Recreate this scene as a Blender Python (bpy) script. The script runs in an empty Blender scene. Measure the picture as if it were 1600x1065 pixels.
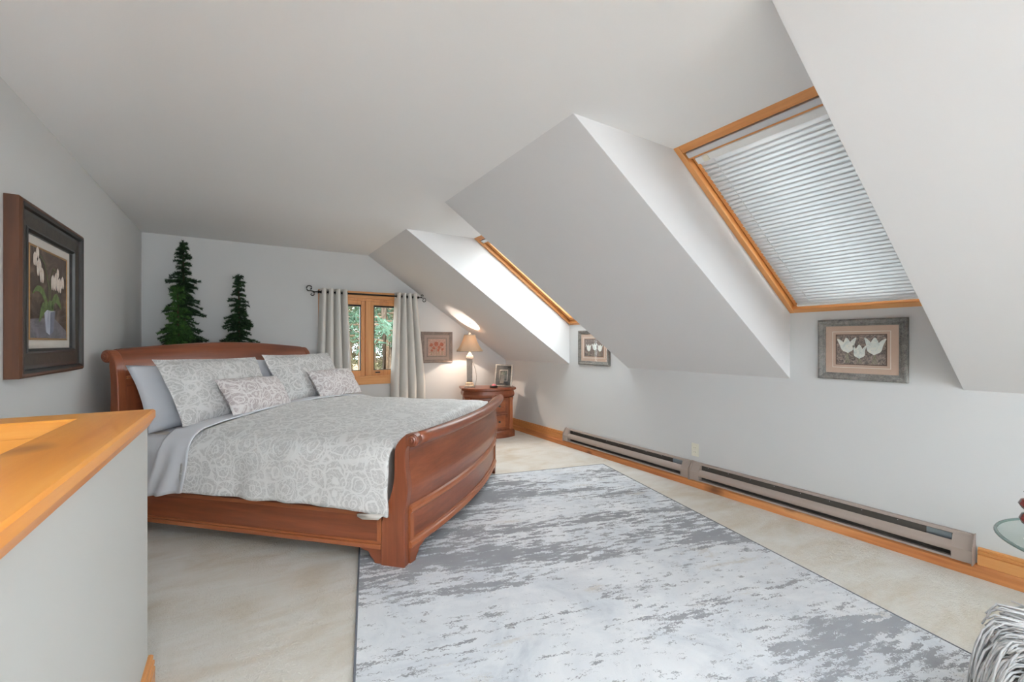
import bpy, bmesh, math, random
from mathutils import Vector, Matrix, noise

sc = bpy.context.scene
COL = sc.collection
PI = math.pi
random.seed(7)

# ------------------------------------------------------------------ camera
cam_d = bpy.data.cameras.new('camera')
cam_d.sensor_width = 36.0
cam_d.lens = 680.0 / 1600.0 * 36.0
cam_d.shift_y = 2.5 / 1600.0
cam_d.clip_start = 0.02
cam = bpy.data.objects.new('camera', cam_d)
COL.objects.link(cam)
cam.location = (0, 0, 1.3)
cam.rotation_euler = (PI / 2, 0, -math.atan(422.0 / 680.0))
sc.camera = cam

# ------------------------------------------------------------------ world: bright overcast sky
world = bpy.data.worlds.new('overcast_sky')
sc.world = world
world.use_nodes = True
bg = world.node_tree.nodes['Background']
bg.inputs[0].default_value = (0.90, 0.955, 1.0, 1)
bg.inputs[1].default_value = 8.0

def area(name, loc, rot, sx, sy, power, col=(1, 1, 1)):
    l = bpy.data.lights.new(name, 'AREA')
    l.shape = 'RECTANGLE'; l.size = sx; l.size_y = sy
    l.energy = power; l.color = col
    o = bpy.data.objects.new(name, l)
    COL.objects.link(o); o.location = loc; o.rotation_euler = rot
    return o

# fill light added outside the unseen rear window to brighten the room
area('rear_window_fill', (0.75, -5.77, 1.3), (PI / 2, 0, 0), 2.5, 1.8, 140, (0.80, 0.91, 1.0))

# ------------------------------------------------------------------ colour management
sc.view_settings.view_transform = 'Standard'
sc.view_settings.look = 'None'
sc.view_settings.gamma = 1.0
sc.view_settings.use_curve_mapping = False
sc.view_settings.exposure = -0.04
sc.cycles.use_denoising = True
sc.cycles.max_bounces = 10
sc.cycles.diffuse_bounces = 6
sc.cycles.transparent_max_bounces = 16
sc.cycles.sample_clamp_indirect = 8.0

# ================================================================== helpers
def lin(r, g, b):
    f = lambda c: (c / 255 / 12.92) if c / 255 <= 0.04045 else ((c / 255 + 0.055) / 1.055) ** 2.4
    return (f(r), f(g), f(b), 1)

def obj(name, verts, faces, mat=None, parent=None, smooth=False, uvs=None):
    me = bpy.data.meshes.new(name)
    me.from_pydata([tuple(v) for v in verts], [], faces)
    if uvs:
        lay = me.uv_layers.new(name='UVMap')
        for lp in me.loops:
            lay.data[lp.index].uv = uvs[lp.vertex_index]
    bm = bmesh.new(); bm.from_mesh(me)
    bmesh.ops.recalc_face_normals(bm, faces=bm.faces)
    bm.to_mesh(me); bm.free()
    if smooth:
        me.polygons.foreach_set('use_smooth', [True] * len(me.polygons))
    if mat: me.materials.append(mat)
    o = bpy.data.objects.new(name, me)
    COL.objects.link(o)
    o.parent = parent
    return o

class MB:
    """collects shapes that make up ONE part"""
    def __init__(s): s.v = []; s.f = []
    def add(s, v, f):
        n = len(s.v); s.v += [Vector(p) for p in v]; s.f += [tuple(i + n for i in q) for q in f]; return s
    def box(s, a, b):
        (x0, y0, z0), (x1, y1, z1) = a, b
        return s.add([(x0, y0, z0), (x1, y0, z0), (x1, y1, z0), (x0, y1, z0), (x0, y0, z1), (x1, y0, z1), (x1, y1, z1), (x0, y1, z1)],
                     [(0, 3, 2, 1), (4, 5, 6, 7), (0, 1, 5, 4), (1, 2, 6, 5), (2, 3, 7, 6), (3, 0, 4, 7)])
    def bbox(s, a, b, r=0.004):
        """box with chamfered edges"""
        bm = bmesh.new()
        t = MB().box(a, b)
        vs = [bm.verts.new(p) for p in t.v]
        for q in t.f: bm.faces.new([vs[i] for i in q])
        m = min(abs(b[i] - a[i]) for i in range(3)) * 0.45
        bmesh.ops.bevel(bm, geom=bm.edges[:], offset=min(r, m), segments=2, affect='EDGES', profile=0.6)
        bm.verts.index_update()
        s.add([v.co.copy() for v in bm.verts], [tuple(v.index for v in f.verts) for f in bm.faces])
        bm.free(); return s
    def prism(s, poly, fn, n0, n1):
        """closed 2D outline extruded between two stations: fn(a,b,t)->xyz"""
        n = len(poly)
        s.loft([[fn(a, b, n0) for a, b in poly], [fn(a, b, n1) for a, b in poly]])
        return s
    def loft(s, rings, cap=True, closed=True):
        n = len(rings[0]); v = []; f = []
        for r in rings: v += [Vector(p) for p in r]
        m = n if closed else n - 1
        for k in range(len(rings) - 1):
            for i in range(m):
                j = (i + 1) % n
                f.append((k * n + i, k * n + j, (k + 1) * n + j, (k + 1) * n + i))
        if cap and closed:
            f.append(tuple(range(n - 1, -1, -1)))
            f.append(tuple((len(rings) - 1) * n + i for i in range(n)))
        return s.add(v, f)
    def lathe(s, prof, c=(0, 0, 0), n=24):
        """profile (r,z) turned about z"""
        rings = [[(c[0] + r * math.cos(2 * PI * i / n), c[1] + r * math.sin(2 * PI * i / n), c[2] + z) for i in range(n)] for r, z in prof]
        return s.loft(rings)
    def square(s, prof, c=(0, 0, 0), rot=0.0, ch=0.12):
        """profile (half width, z) with chamfered square section"""
        rings = []
        for r, z in prof:
            k = r * (1 - ch)
            pts = [(k, -r), (r, -k), (r, k), (k, r), (-k, r), (-r, k), (-r, -k), (-k, -r)]
            rings.append([(c[0] + x * math.cos(rot) - y * math.sin(rot), c[1] + x * math.sin(rot) + y * math.cos(rot), c[2] + z) for x, y in pts])
        return s.loft(rings)
    def tube(s, path, r, n=8, taper=None):
        P = [Vector(p) for p in path]; rings = []
        up = Vector((0, 0, 1))
        for i, p in enumerate(P):
            t = (P[min(i + 1, len(P) - 1)] - P[max(i - 1, 0)])
            if t.length < 1e-9: t = Vector((0, 0, 1))
            t.normalize()
            a = t.cross(up)
            if a.length < 1e-3: a = t.cross(Vector((1, 0, 0)))
            a.normalize(); b = t.cross(a)
            rr = r if taper is None else r * (1 + (taper - 1) * i / (len(P) - 1))
            rings.append([p + a * rr * math.cos(2 * PI * k / n) + b * rr * math.sin(2 * PI * k / n) for k in range(n)])
        return s.loft(rings)
    def build(s, name, mat, parent=None, smooth=False):
        return obj(name, s.v, s.f, mat, parent, smooth)

def grid(name, nu, nv, fn, mat, parent=None, uvfn=None, smooth=True, thick=0.0):
    v = []; uv = []; f = []
    for j in range(nv + 1):
        for i in range(nu + 1):
            a, b = i / nu, j / nv
            v.append(fn(a, b)); uv.append(uvfn(a, b) if uvfn else (a, b))
    for j in range(nv):
        for i in range(nu):
            k = j * (nu + 1) + i
            f.append((k, k + 1, k + nu + 2, k + nu + 1))
    o = obj(name, v, f, mat, parent, smooth, uv)
    if thick:
        m = o.modifiers.new('solid', 'SOLIDIFY'); m.thickness = thick; m.offset = 0
    return o

def catmull(pts, n=4):
    out = []
    P = [Vector((*p, 0)) for p in pts]
    for i in range(len(P) - 1):
        a = P[max(i - 1, 0)]; b = P[i]; c = P[i + 1]; d = P[min(i + 2, len(P) - 1)]
        for k in range(n):
            t = k / n
            q = 0.5 * ((2 * b) + (c - a) * t + (2 * a - 5 * b + 4 * c - d) * t * t + (3 * b - a - 3 * c + d) * t ** 3)
            out.append((q.x, q.y))
    out.append(tuple(pts[-1]))
    return out

def tag(o, label=None, cat=None, group=None, kind=None):
    if label: o['label'] = label
    if cat: o['category'] = cat
    if group: o['group'] = group
    if kind: o['kind'] = kind
    return o

def thing(name, label, cat, loc=(0, 0, 0), rz=0.0, group=None):
    o = bpy.data.objects.new(name, None)
    o.empty_display_size = 0.1
    COL.objects.link(o); o.location = loc; o.rotation_euler = (0, 0, rz)
    return tag(o, label, cat, group)

def struct(name, mb, mat, label=None, smooth=False):
    o = mb.build(name, mat, None, smooth)
    return tag(o, label, None, None, 'structure')

def struct_root(name, label, loc=(0, 0, 0), rot=(0, 0, 0)):
    o = bpy.data.objects.new(name, None)
    o.empty_display_size = 0.1
    COL.objects.link(o); o.location = loc; o.rotation_euler = rot
    return tag(o, label, None, None, 'structure')

def nz(x, y, z=0.0): return noise.noise(Vector((x, y, z)))

# ================================================================== materials
class NT:
    def __init__(s, name):
        s.m = bpy.data.materials.new(name); s.m.use_nodes = True
        s.t = s.m.node_tree; s.n = s.t.nodes; s.l = s.t.links
        s.p = s.n['Principled BSDF']; s.out = s.n['Material Output']
    def node(s, typ, **k):
        x = s.n.new(typ)
        for a, b in k.items(): setattr(x, a, b)
        return x
    def link(s, a, b): s.l.new(a, b)
    def val(s, sock, v):
        if hasattr(v, 'is_output'): s.link(v, sock)
        else: sock.default_value = v
    def coord(s, kind='Object', scale=(1, 1, 1), rot=(0, 0, 0), loc=(0, 0, 0)):
        c = s.node('ShaderNodeTexCoord'); m = s.node('ShaderNodeMapping')
        s.link(c.outputs[kind], m.inputs[0])
        m.inputs[1].default_value = loc; m.inputs[2].default_value = rot; m.inputs[3].default_value = scale
        return m.outputs[0]
    def noise(s, vec, scale=5, detail=4, rough=0.5, dist=0.0, out=0):
        x = s.node('ShaderNodeTexNoise')
        s.link(vec, x.inputs['Vector'])
        x.inputs['Scale'].default_value = scale; x.inputs['Detail'].default_value = detail
        x.inputs['Roughness'].default_value = rough; x.inputs['Distortion'].default_value = dist
        return x.outputs[out]
    def voro(s, vec, scale=5, feature='F1', out='Distance', rnd=1.0):
        x = s.node('ShaderNodeTexVoronoi', feature=feature)
        s.link(vec, x.inputs['Vector']); x.inputs['Scale'].default_value = scale
        x.inputs['Randomness'].default_value = rnd
        return x.outputs[out]
    def math(s, op, a, b=0.0, c=0.0, clamp=False):
        x = s.node('ShaderNodeMath', operation=op, use_clamp=clamp)
        s.val(x.inputs[0], a); s.val(x.inputs[1], b); s.val(x.inputs[2], c)
        return x.outputs[0]
    def vmath(s, op, a, b):
        x = s.node('ShaderNodeVectorMath', operation=op)
        s.val(x.inputs[0], a); s.val(x.inputs[1], b)
        return x.outputs[0]
    def ramp(s, fac, stops, interp='LINEAR'):
        x = s.node('ShaderNodeValToRGB'); r = x.color_ramp; r.interpolation = interp
        while len(r.elements) < len(stops): r.elements.new(0.5)
        for e, (p, c) in zip(r.elements, stops):
            e.position = p; e.color = c if len(c) == 4 else (*c, 1)
        s.link(fac, x.inputs[0]); return x.outputs[0]
    def mix(s, fac, a, b, mode='MIX'):
        x = s.node('ShaderNodeMix', data_type='RGBA', blend_type=mode)
        s.val(x.inputs[0], fac); s.val(x.inputs[6], a); s.val(x.inputs[7], b)
        return x.outputs[2]
    def bump(s, h, strength=0.3, dist=0.01):
        x = s.node('ShaderNodeBump'); s.link(h, x.inputs['Height'])
        x.inputs['Strength'].default_value = strength; x.inputs['Distance'].default_value = dist
        s.link(x.outputs[0], s.p.inputs['Normal'])
    def done(s, col=None, rough=0.5, spec=None, metal=0.0, coat=0.0):
        if col is not None: s.val(s.p.inputs['Base Color'], col)
        s.val(s.p.inputs['Roughness'], rough)
        if spec is not None: s.p.inputs['Specular IOR Level'].default_value = spec
        s.p.inputs['Metallic'].default_value = metal
        s.p.inputs['Coat Weight'].default_value = coat
        s.p.inputs['Coat Roughness'].default_value = 0.25
        return s.m

def BW(v): return (v, v, v, 1)

def m_paint(name, col, bump=0.05):
    t = NT(name); v = t.coord()
    n = t.noise(v, 1.3, 3)
    c = t.mix(n, tuple(x * 0.985 for x in col[:3]) + (1,), tuple(min(1, x * 1.015) for x in col[:3]) + (1,))
    t.bump(t.noise(v, 260, 2), bump, 0.002)
    return t.done(c, 0.75, 0.25)

def m_plain(name, col, rough=0.5, metal=0.0, spec=None, var=0.06, scale=30, coat=0.0):
    t = NT(name); v = t.coord()
    n = t.noise(v, scale, 3)
    c = t.mix(n, tuple(x * (1 - var) for x in col[:3]) + (1,), tuple(min(1, x * (1 + var)) for x in col[:3]) + (1,))
    return t.done(c, rough, spec, metal, coat)

def m_wood(name, dark, mid, light, axis='Y', scale=1.0, rough=0.4, knots=0.0, coat=0.0, grain=1.0, knot_col=None):
    """grain runs along the object's local axis"""
    t = NT(name)
    k = {'X': (0.9, 14, 14), 'Y': (14, 0.9, 14), 'Z': (14, 14, 0.9)}[axis]
    k = tuple(x * scale for x in k)
    v = t.coord('Object', k)
    big = t.noise(v, 0.55, 3, 0.5, 0.8)
    fine = t.noise(v, 3.2, 6, 0.65, 0.3)
    ff = t.math('ADD', t.math('MULTIPLY', big, 0.65), t.math('MULTIPLY', fine, 0.35 * grain))
    c = t.ramp(ff, [(0.28, dark), (0.5, mid), (0.72, light)])
    if knots:
        kk = {'X': (0.7, 1.1, 1.1), 'Y': (1.1, 0.7, 1.1), 'Z': (1.1, 1.1, 0.7)}[axis]
        kv = t.coord('Object', tuple(x * 3.2 for x in kk))
        kv = t.vmath('ADD', kv, t.vmath('MULTIPLY', t.noise(kv, 2, 2, out=1), (0.25, 0.25, 0.25)))
        d = t.voro(kv, 1.0)
        kf = t.ramp(d, [(0.06, BW(1)), (0.20, BW(0))])
        c = t.mix(t.math('MULTIPLY', kf, knots), c, knot_col or tuple(x * 0.5 for x in dark[:3]) + (1,))
    t.bump(fine, 0.06, 0.004)
    return t.done(c, rough, 0.45, 0, coat)

WALL = lin(208, 208, 207)
M = {}
M['wall'] = m_paint('wall_paint', WALL)
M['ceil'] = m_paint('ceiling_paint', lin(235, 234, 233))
M['slope'] = m_paint('ceiling_paint_shaded', lin(222, 221, 221))  # ceiling paint with shade put into it, tones down over-lit slope and shafts
M['half'] = m_paint('half_wall_paint', lin(200, 199, 195))
PD, PM_, PL = lin(176, 108, 54), lin(204, 140, 80), lin(220, 164, 106)
for a in 'XYZ':
    M['pine' + a] = m_wood('pine_' + a, PD, PM_, PL, a, 1.0, 0.42, 0.0, 0.15)
    M['cherry' + a] = m_wood('cherry_' + a, lin(84, 40, 22), lin(120, 62, 37), lin(146, 82, 51), a, 1.0, 0.33, 0.0, 0.25)
    M['cherryl' + a] = m_wood('cherry_moulding_' + a, lin(112, 57, 31), lin(146, 82, 48), lin(168, 101, 62), a, 1.0, 0.33, 0.0, 0.25)
M['capx'] = m_wood('cap_pine_x', lin(214, 128, 44), lin(232, 154, 62), lin(240, 174, 84), 'X', 0.7, 0.35, 0.6, 0.2, knot_col=lin(150, 80, 30))
M['capy'] = m_wood('cap_pine_y', lin(210, 122, 42), lin(230, 150, 60), lin(240, 172, 84), 'Y', 0.7, 0.35, 0.6, 0.2, knot_col=lin(140, 74, 30))
M['strip'] = m_wood('rough_pine_strip', lin(150, 84, 42), lin(198, 130, 76), lin(222, 166, 114), 'Y', 0.8, 0.55, 0.85, 0.0, knot_col=lin(90, 48, 26))

def m_carpet():
    t = NT('beige_carpet'); v = t.coord()
    big = t.noise(v, 1.7, 3, 0.55, 0.6)
    v2 = t.coord('Object', (1, 2.6, 1), (0, 0, 0.9))
    streak = t.noise(v2, 2.4, 4, 0.6, 1.0)
    fine = t.noise(v, 150, 3, 0.7)
    f = t.math('ADD', t.math('MULTIPLY', big, 0.5), t.math('MULTIPLY', streak, 0.5))
    c = t.ramp(f, [(0.34, lin(222, 210, 192)), (0.5, lin(236, 230, 220)), (0.66, lin(245, 242, 236))])
    c = t.mix(t.math('MULTIPLY', fine, 0.25), c, t.mix(1.0, c, (0.62, 0.60, 0.56, 1), 'MULTIPLY'))
    h = t.math('ADD', t.noise(v, 95, 4, 0.7), t.math('MULTIPLY', t.noise(v, 22, 3), 0.8))
    t.bump(h, 0.75, 0.012)
    return t.done(c, 0.95, 0.1)
M['carpet'] = m_carpet()

def m_rug():
    t = NT('distressed_rug')
    v = t.coord()
    # pattern streaks run across the rug (local x)
    warp = t.vmath('MULTIPLY', t.vmath('SUBTRACT', t.noise(t.coord('Object', (60, 95, 60)), 1.0, 2, 0.6, out=1), (0.5, 0.5, 0.5)), (0.10, 0.045, 0))
    vw = t.vmath('ADD', v, warp)
    def str_(sx, sy, loc, det=5, ro=0.62, base=vw):
        m = t.node('ShaderNodeMapping'); t.link(base, m.inputs[0])
        m.inputs[1].default_value = loc; m.inputs[3].default_value = (sx, sy, 1); m.inputs[2].default_value = (0, 0, 0.10)
        return t.noise(m.outputs[0], 1.0, det, ro, 0.35)
    base = t.ramp(t.noise(v, 2.2, 6, 0.65, 0.8), [(0.28, lin(194, 198, 205)), (0.42, lin(222, 225, 229)), (0.62, lin(238, 239, 241)), (0.8, lin(216, 217, 220))])
    soft = t.ramp(str_(1.0, 2.6, (3, 7, 0), 6, 0.7), [(0.50, BW(0)), (0.66, BW(1))])
    c = t.mix(t.math('MULTIPLY', soft, 0.4), base, lin(186, 188, 194))
    beige = t.ramp(str_(1.4, 5.0, (11, 2, 0), 6, 0.7), [(0.60, BW(0)), (0.68, BW(1))])
    c = t.mix(t.math('MULTIPLY', beige, 0.55), c, lin(190, 178, 162))
    s1 = str_(0.9, 5.5, (1.3, 4.4, 0), 4, 0.60)
    s2 = str_(8.0, 34.0, (7, 1, 0), 4, 0.65)
    s3 = str_(0.45, 1.1, (2.2, 0.6, 0), 2, 0.5)
    s = t.math('ADD', t.math('MULTIPLY', s1, 0.34), t.math('MULTIPLY', s2, 0.40))
    s = t.math('ADD', s, t.math('MULTIPLY', s3, 0.27))
    sx_ = t.node('ShaderNodeSeparateXYZ'); t.link(v, sx_.inputs[0])
    yb = t.node('ShaderNodeMapRange'); t.link(sx_.outputs[1], yb.inputs[0])
    yb.inputs[1].default_value = -3.2; yb.inputs[2].default_value = -0.2; yb.inputs[3].default_value = 0; yb.inputs[4].default_value = 1
    band = t.ramp(yb.outputs[0], [(0.0, BW(0.30)), (0.38, BW(0.25)), (0.52, BW(0.72)), (0.64, BW(0.66)), (0.74, BW(0.40)), (0.88, BW(0.78)), (1.0, BW(0.5))])
    s = t.math('ADD', s, t.math('MULTIPLY', t.math('SUBTRACT', band, 0.5), 0.11))
    g = t.ramp(s, [(0.526, BW(0)), (0.536, BW(1))])
    c = t.mix(t.math('MULTIPLY', g, 0.92), c, t.mix(t.noise(v, 9, 3), lin(134, 134, 138), lin(158, 158, 161)))
    sp = t.ramp(str_(15, 45, (3, 3, 0), 3, 0.6), [(0.635, BW(0)), (0.645, BW(1))])
    c = t.mix(t.math('MULTIPLY', sp, 0.8), c, lin(148, 148, 152))
    h = t.math('SUBTRACT', t.noise(v, 170, 3, 0.7), t.math('MULTIPLY', g, 0.6))
    t.bump(h, 0.35, 0.006)
    return t.done(c, 0.9, 0.15)
M['rug'] = m_rug()

def m_damask(name, ground, figure, scale=1.0, cell=7.5, contrast=1.0, tint=None, inv=False):
    t = NT(name)
    v = t.coord('UV', (scale, scale, scale))
    wob = t.vmath('MULTIPLY', t.vmath('SUBTRACT', t.noise(v, 9, 3, 0.6, out=1), (0.5, 0.5, 0.5)), (0.075, 0.075, 0))
    vw = t.vmath('ADD', v, wob)
    d1 = t.voro(vw, cell, 'F1', rnd=0.75)
    d2 = t.voro(vw, cell * 2.3, 'F1', rnd=0.9)
    e1 = t.voro(vw, cell, 'DISTANCE_TO_EDGE', rnd=0.75)
    def lines(d, fr, ph, th):
        a = t.math('ABSOLUTE', t.math('SINE', t.math('ADD', t.math('MULTIPLY', d, fr), ph)))
        m = t.node('ShaderNodeMapRange'); t.link(a, m.inputs[0]); m.inputs[1].default_value = th; m.inputs[2].default_value = th * 0.55
        return m.outputs[0]
    fig = t.math('MAXIMUM', lines(d1, 13.0, 0.4, 0.42), t.math('MULTIPLY', lines(d2, 9.0, 0.2, 0.40), 0.85))
    leaf = t.ramp(t.noise(v, cell * 9, 3, 0.6, 1.5), [(0.50, BW(0)), (0.58, BW(1))])
    fig = t.math('MAXIMUM', fig, t.math('MULTIPLY', leaf, 0.55))
    ed = t.ramp(e1, [(0.025, BW(1)), (0.045, BW(0))])
    fig = t.math('MAXIMUM', fig, t.math('MULTIPLY', ed, 0.9))
    big = t.noise(v, 3.0, 2)
    gcol = t.mix(big, tuple(x * 0.9 for x in ground[:3]) + (1,), ground)
    c = t.mix(t.math('MULTIPLY', fig, contrast), gcol, figure)
    h = t.math('ADD', t.math('MULTIPLY', fig, 0.5), t.noise(v, 240, 2))
    t.bump(h, 0.25, 0.003)
    t.p.inputs['Sheen Weight'].default_value = 0.15
    return t.done(c, 0.85, 0.2)
M['duvet'] = m_damask('damask_duvet', lin(202, 200, 198), lin(231, 230, 228), 1.0, 7.6, 0.85)
M['sham'] = m_damask('damask_sham', lin(186, 184, 182), lin(222, 220, 218), 1.0, 8.2, 0.85)
M['lumbar'] = m_damask('paisley_lumbar', lin(186, 174, 173), lin(226, 221, 219), 1.0, 9.0, 0.95)

def m_fabric(name, col, rough=0.9, wr=0.25):
    t = NT(name); v = t.coord()
    n = t.noise(v, 6, 4)
    c = t.mix(n, tuple(x * 0.95 for x in col[:3]) + (1,), col)
    t.bump(t.math('ADD', t.noise(v, 420, 2), t.math('MULTIPLY', t.noise(v, 14, 3), 1.2)), wr, 0.004)
    t.p.inputs['Sheen Weight'].default_value = 0.1
    return t.done(c, rough, 0.2)
M['sheet'] = m_fabric('white_sheet', lin(220, 221, 226))
M['pillow'] = m_fabric('white_pillowcase', lin(214, 216, 222))
M['mattress'] = m_fabric('mattress', lin(214, 206, 198))
M['curtain'] = m_fabric('curtain_linen', lin(222, 219, 213), 0.9, 0.15)
M['black'] = m_plain('black_iron', lin(30, 28, 28), 0.45, 0.6)
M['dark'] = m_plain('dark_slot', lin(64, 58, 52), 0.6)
M['white'] = m_plain('white_plastic', lin(232, 232, 230), 0.4)
M['ivory'] = m_plain('ivory_plastic', lin(226, 222, 206), 0.4)
M['heater'] = m_plain('taupe_enamel', lin(156, 141, 132), 0.38, 0.0, 0.5, 0.03, 4)
M['alu'] = m_plain('white_aluminium', lin(206, 206, 208), 0.4, 0.2)
M['steel'] = m_plain('galvanised', lin(140, 150, 156), 0.35, 0.9)

def m_glass(name, tint=(1, 1, 1, 1), refl=0.08, rough=0.0):
    t = NT(name)
    tr = t.node('ShaderNodeBsdfTransparent'); tr.inputs[0].default_value = tint
    gl = t.node('ShaderNodeBsdfGlossy'); gl.inputs['Roughness'].default_value = rough
    fr = t.node('ShaderNodeFresnel'); fr.inputs[0].default_value = 1.45
    mx = t.node('ShaderNodeMixShader')
    t.link(t.math('MINIMUM', t.math('MULTIPLY', fr.outputs[0], refl * 5), refl), mx.inputs[0])
    t.link(tr.outputs[0], mx.inputs[1]); t.link(gl.outputs[0], mx.inputs[2])
    t.link(mx.outputs[0], t.out.inputs[0])
    return t.m
M['glass'] = m_glass('window_glass', (0.96, 0.98, 0.97, 1), 0.06)
M['picglass'] = m_glass('picture_glass', (1, 1, 1, 1), 0.03, 0.02)
M['tableglass'] = m_glass('table_glass', (0.90, 0.94, 0.925, 1), 0.08)
M['glassedge'] = m_plain('glass_edge_green', lin(108, 126, 120), 0.15)

def m_translucent(name, col, f=0.5):
    t = NT(name)
    v = t.coord(); n = t.noise(v, 40, 2)
    c = t.mix(n, tuple(x * 0.98 for x in col[:3]) + (1,), col)
    d = t.node('ShaderNodeBsdfDiffuse'); tr = t.node('ShaderNodeBsdfTranslucent'); mx = t.node('ShaderNodeMixShader')
    t.link(c, d.inputs[0]); t.link(c, tr.inputs[0]); mx.inputs[0].default_value = f
    t.link(d.outputs[0], mx.inputs[1]); t.link(tr.outputs[0], mx.inputs[2]); t.link(mx.outputs[0], t.out.inputs[0])
    return t.m
M['slat'] = m_translucent('blind_slat', lin(238, 239, 240), 0.26)
M['shade'] = m_translucent('lamp_shade_linen', lin(214, 190, 162), 0.10)

# ================================================================== room shell
XL, XK, YB, YR = -0.88, 3.50, 5.83, -5.6
ZC, XF, ZK = 2.44, 1.40, 1.03                     # flat ceiling, fold line, knee wall top
XT, ZB = 2.18, 1.535                              # skylight head (at ceiling height), skylight sill on knee wall plane
SKY = [(0.75, 1.68), (3.29, 4.27), (-1.90, -0.95), (-4.60, -3.65)]  # skylight openings along the slope; last two added for fill light
HX, HY = -0.30, 2.10                              # half wall outer faces
WIN = (0.89, 1.91, 0.85, 1.87)                    # back window opening

# floor with the stair opening
mb = MB()
mb.box((HX - 0.14, YR, -0.25), (XK + 0.15, YB + 0.15, 0)).box((XL - 0.15, HY - 0.13, -0.25), (HX - 0.14, YB + 0.15, 0))
struct('floor', mb, M['carpet'], 'worn beige plush carpet covering the attic bedroom floor')

# left wall (runs on past the stairs) and stairwell below
struct('wall_left', MB().box((XL - 0.15, YR, -2.6), (XL, YB + 0.15, ZC + 0.1)), M['wall'], 'grey painted left wall with the orchid picture')
well = struct('wall_stairwell', MB().box((HX - 0.14, YR, -2.6), (HX - 0.02, HY - 0.12, -0.25)).box((XL, HY - 0.12, -2.6), (HX - 0.02, HY, -0.25)), M['wall'], 'painted stairwell walls below the floor')
for k in range(7):
    y1 = HY - 0.14 - 0.25 * k
    mb = MB().bbox((XL, y1 - 0.27, -0.22 - 0.19 * (6 - k) - 0.04), (HX - 0.14, y1, -0.22 - 0.19 * (6 - k)), 0.006)
    mb.build('stair_tread', M['pineX'], well)

# back wall, with the window opening
x0, x1, z0, z1 = WIN
mb = MB()
T = 0.16
mb.box((XL, YB, -0.2), (x0, YB + T, ZC + 0.1)).box((x1, YB, -0.2), (XK + 0.1, YB + T, ZC + 0.1))
mb.box((x0, YB, -0.2), (x1, YB + T, z0)).box((x0, YB, z1), (x1, YB + T, ZC + 0.1))
struct('wall_back', mb, M['wall'], 'grey gable wall with the curtained window')

# rear gable wall behind the viewer; its big window is added for fill light
mb = MB()
mb.box((XL, YR - T, -0.2), (-0.5, YR, ZC + 0.1)).box((2.0, YR - T, -0.2), (XK + 0.1, YR, ZC + 0.1))
mb.box((-0.5, YR - T, -0.2), (2.0, YR, 0.4)).box((-0.5, YR - T, 2.2), (2.0, YR, ZC + 0.1))
struct('wall_rear', mb, M['wall'], 'gable wall behind the viewer with an added wide window')
w = struct_root('window_added_5', 'wide window added in the gable wall behind the viewer for fill light')
MB().box((-0.5, YR - 0.1, 0.4), (-0.44, YR, 2.2)).box((1.94, YR - 0.1, 0.4), (2.0, YR, 2.2)).box((-0.44, YR - 0.1, 0.4), (1.94, YR, 0.46)).box((-0.44, YR - 0.1, 2.14), (1.94, YR, 2.2)).box((0.72, YR - 0.1, 0.46), (0.78, YR, 2.14)).build('window_frame', M['pineX'], w)

# knee wall, rising inside the skylight shafts
mb = MB()
mb.box((XK, YR, -0.2), (XK + 0.12, YB, ZK))
for a, b in SKY: mb.box((XK, a, ZK), (XK + 0.12, b, ZB))
struct('wall_right', mb, M['wall'], 'low grey knee wall along the right with the baseboard heaters')

# flat ceiling with skylight soffits running out level from it
mb = MB()
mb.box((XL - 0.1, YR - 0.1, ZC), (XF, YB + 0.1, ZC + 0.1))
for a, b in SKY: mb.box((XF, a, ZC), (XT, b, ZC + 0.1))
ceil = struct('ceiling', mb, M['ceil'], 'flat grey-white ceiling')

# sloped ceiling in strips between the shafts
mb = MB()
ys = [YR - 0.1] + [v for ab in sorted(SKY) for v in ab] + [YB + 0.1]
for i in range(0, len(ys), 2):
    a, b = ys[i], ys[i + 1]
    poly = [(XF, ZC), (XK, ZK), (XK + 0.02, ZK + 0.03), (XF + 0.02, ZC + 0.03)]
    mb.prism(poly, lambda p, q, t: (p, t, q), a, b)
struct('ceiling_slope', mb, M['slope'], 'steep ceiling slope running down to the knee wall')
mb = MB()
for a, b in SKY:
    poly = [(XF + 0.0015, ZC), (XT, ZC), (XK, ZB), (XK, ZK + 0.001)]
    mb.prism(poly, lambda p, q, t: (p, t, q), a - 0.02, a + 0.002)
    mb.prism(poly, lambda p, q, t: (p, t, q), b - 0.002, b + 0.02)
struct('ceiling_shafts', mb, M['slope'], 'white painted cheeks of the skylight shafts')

# ------------------------------------------------------------------ half wall round the stairs
mb = MB()
mb.box((HX - 0.14, YR, 0), (HX, HY, 1.0)).box((XL, HY - 0.12, 0), (HX - 0.14, HY, 1.0))
struct('wall_stair', mb, M['half'], 'off-white half wall round the stairwell at the left')
t1 = struct_root('trim_1', 'orange pine cap with bevelled edge on the stair half wall')
capz = 1.05
def cap_profile(w0, w1, both=True):
    return [(w0, 1.0), (w0, capz - 0.006), (w0 + 0.006, capz), (w1 - 0.006, capz), (w1, capz - 0.007), (w1, capz - 0.03), (w1 - 0.010, 1.003), (w1 - 0.02, 0.985), (w1 - 0.024, 0.985), (w1 - 0.024, 1.0)]
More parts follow.
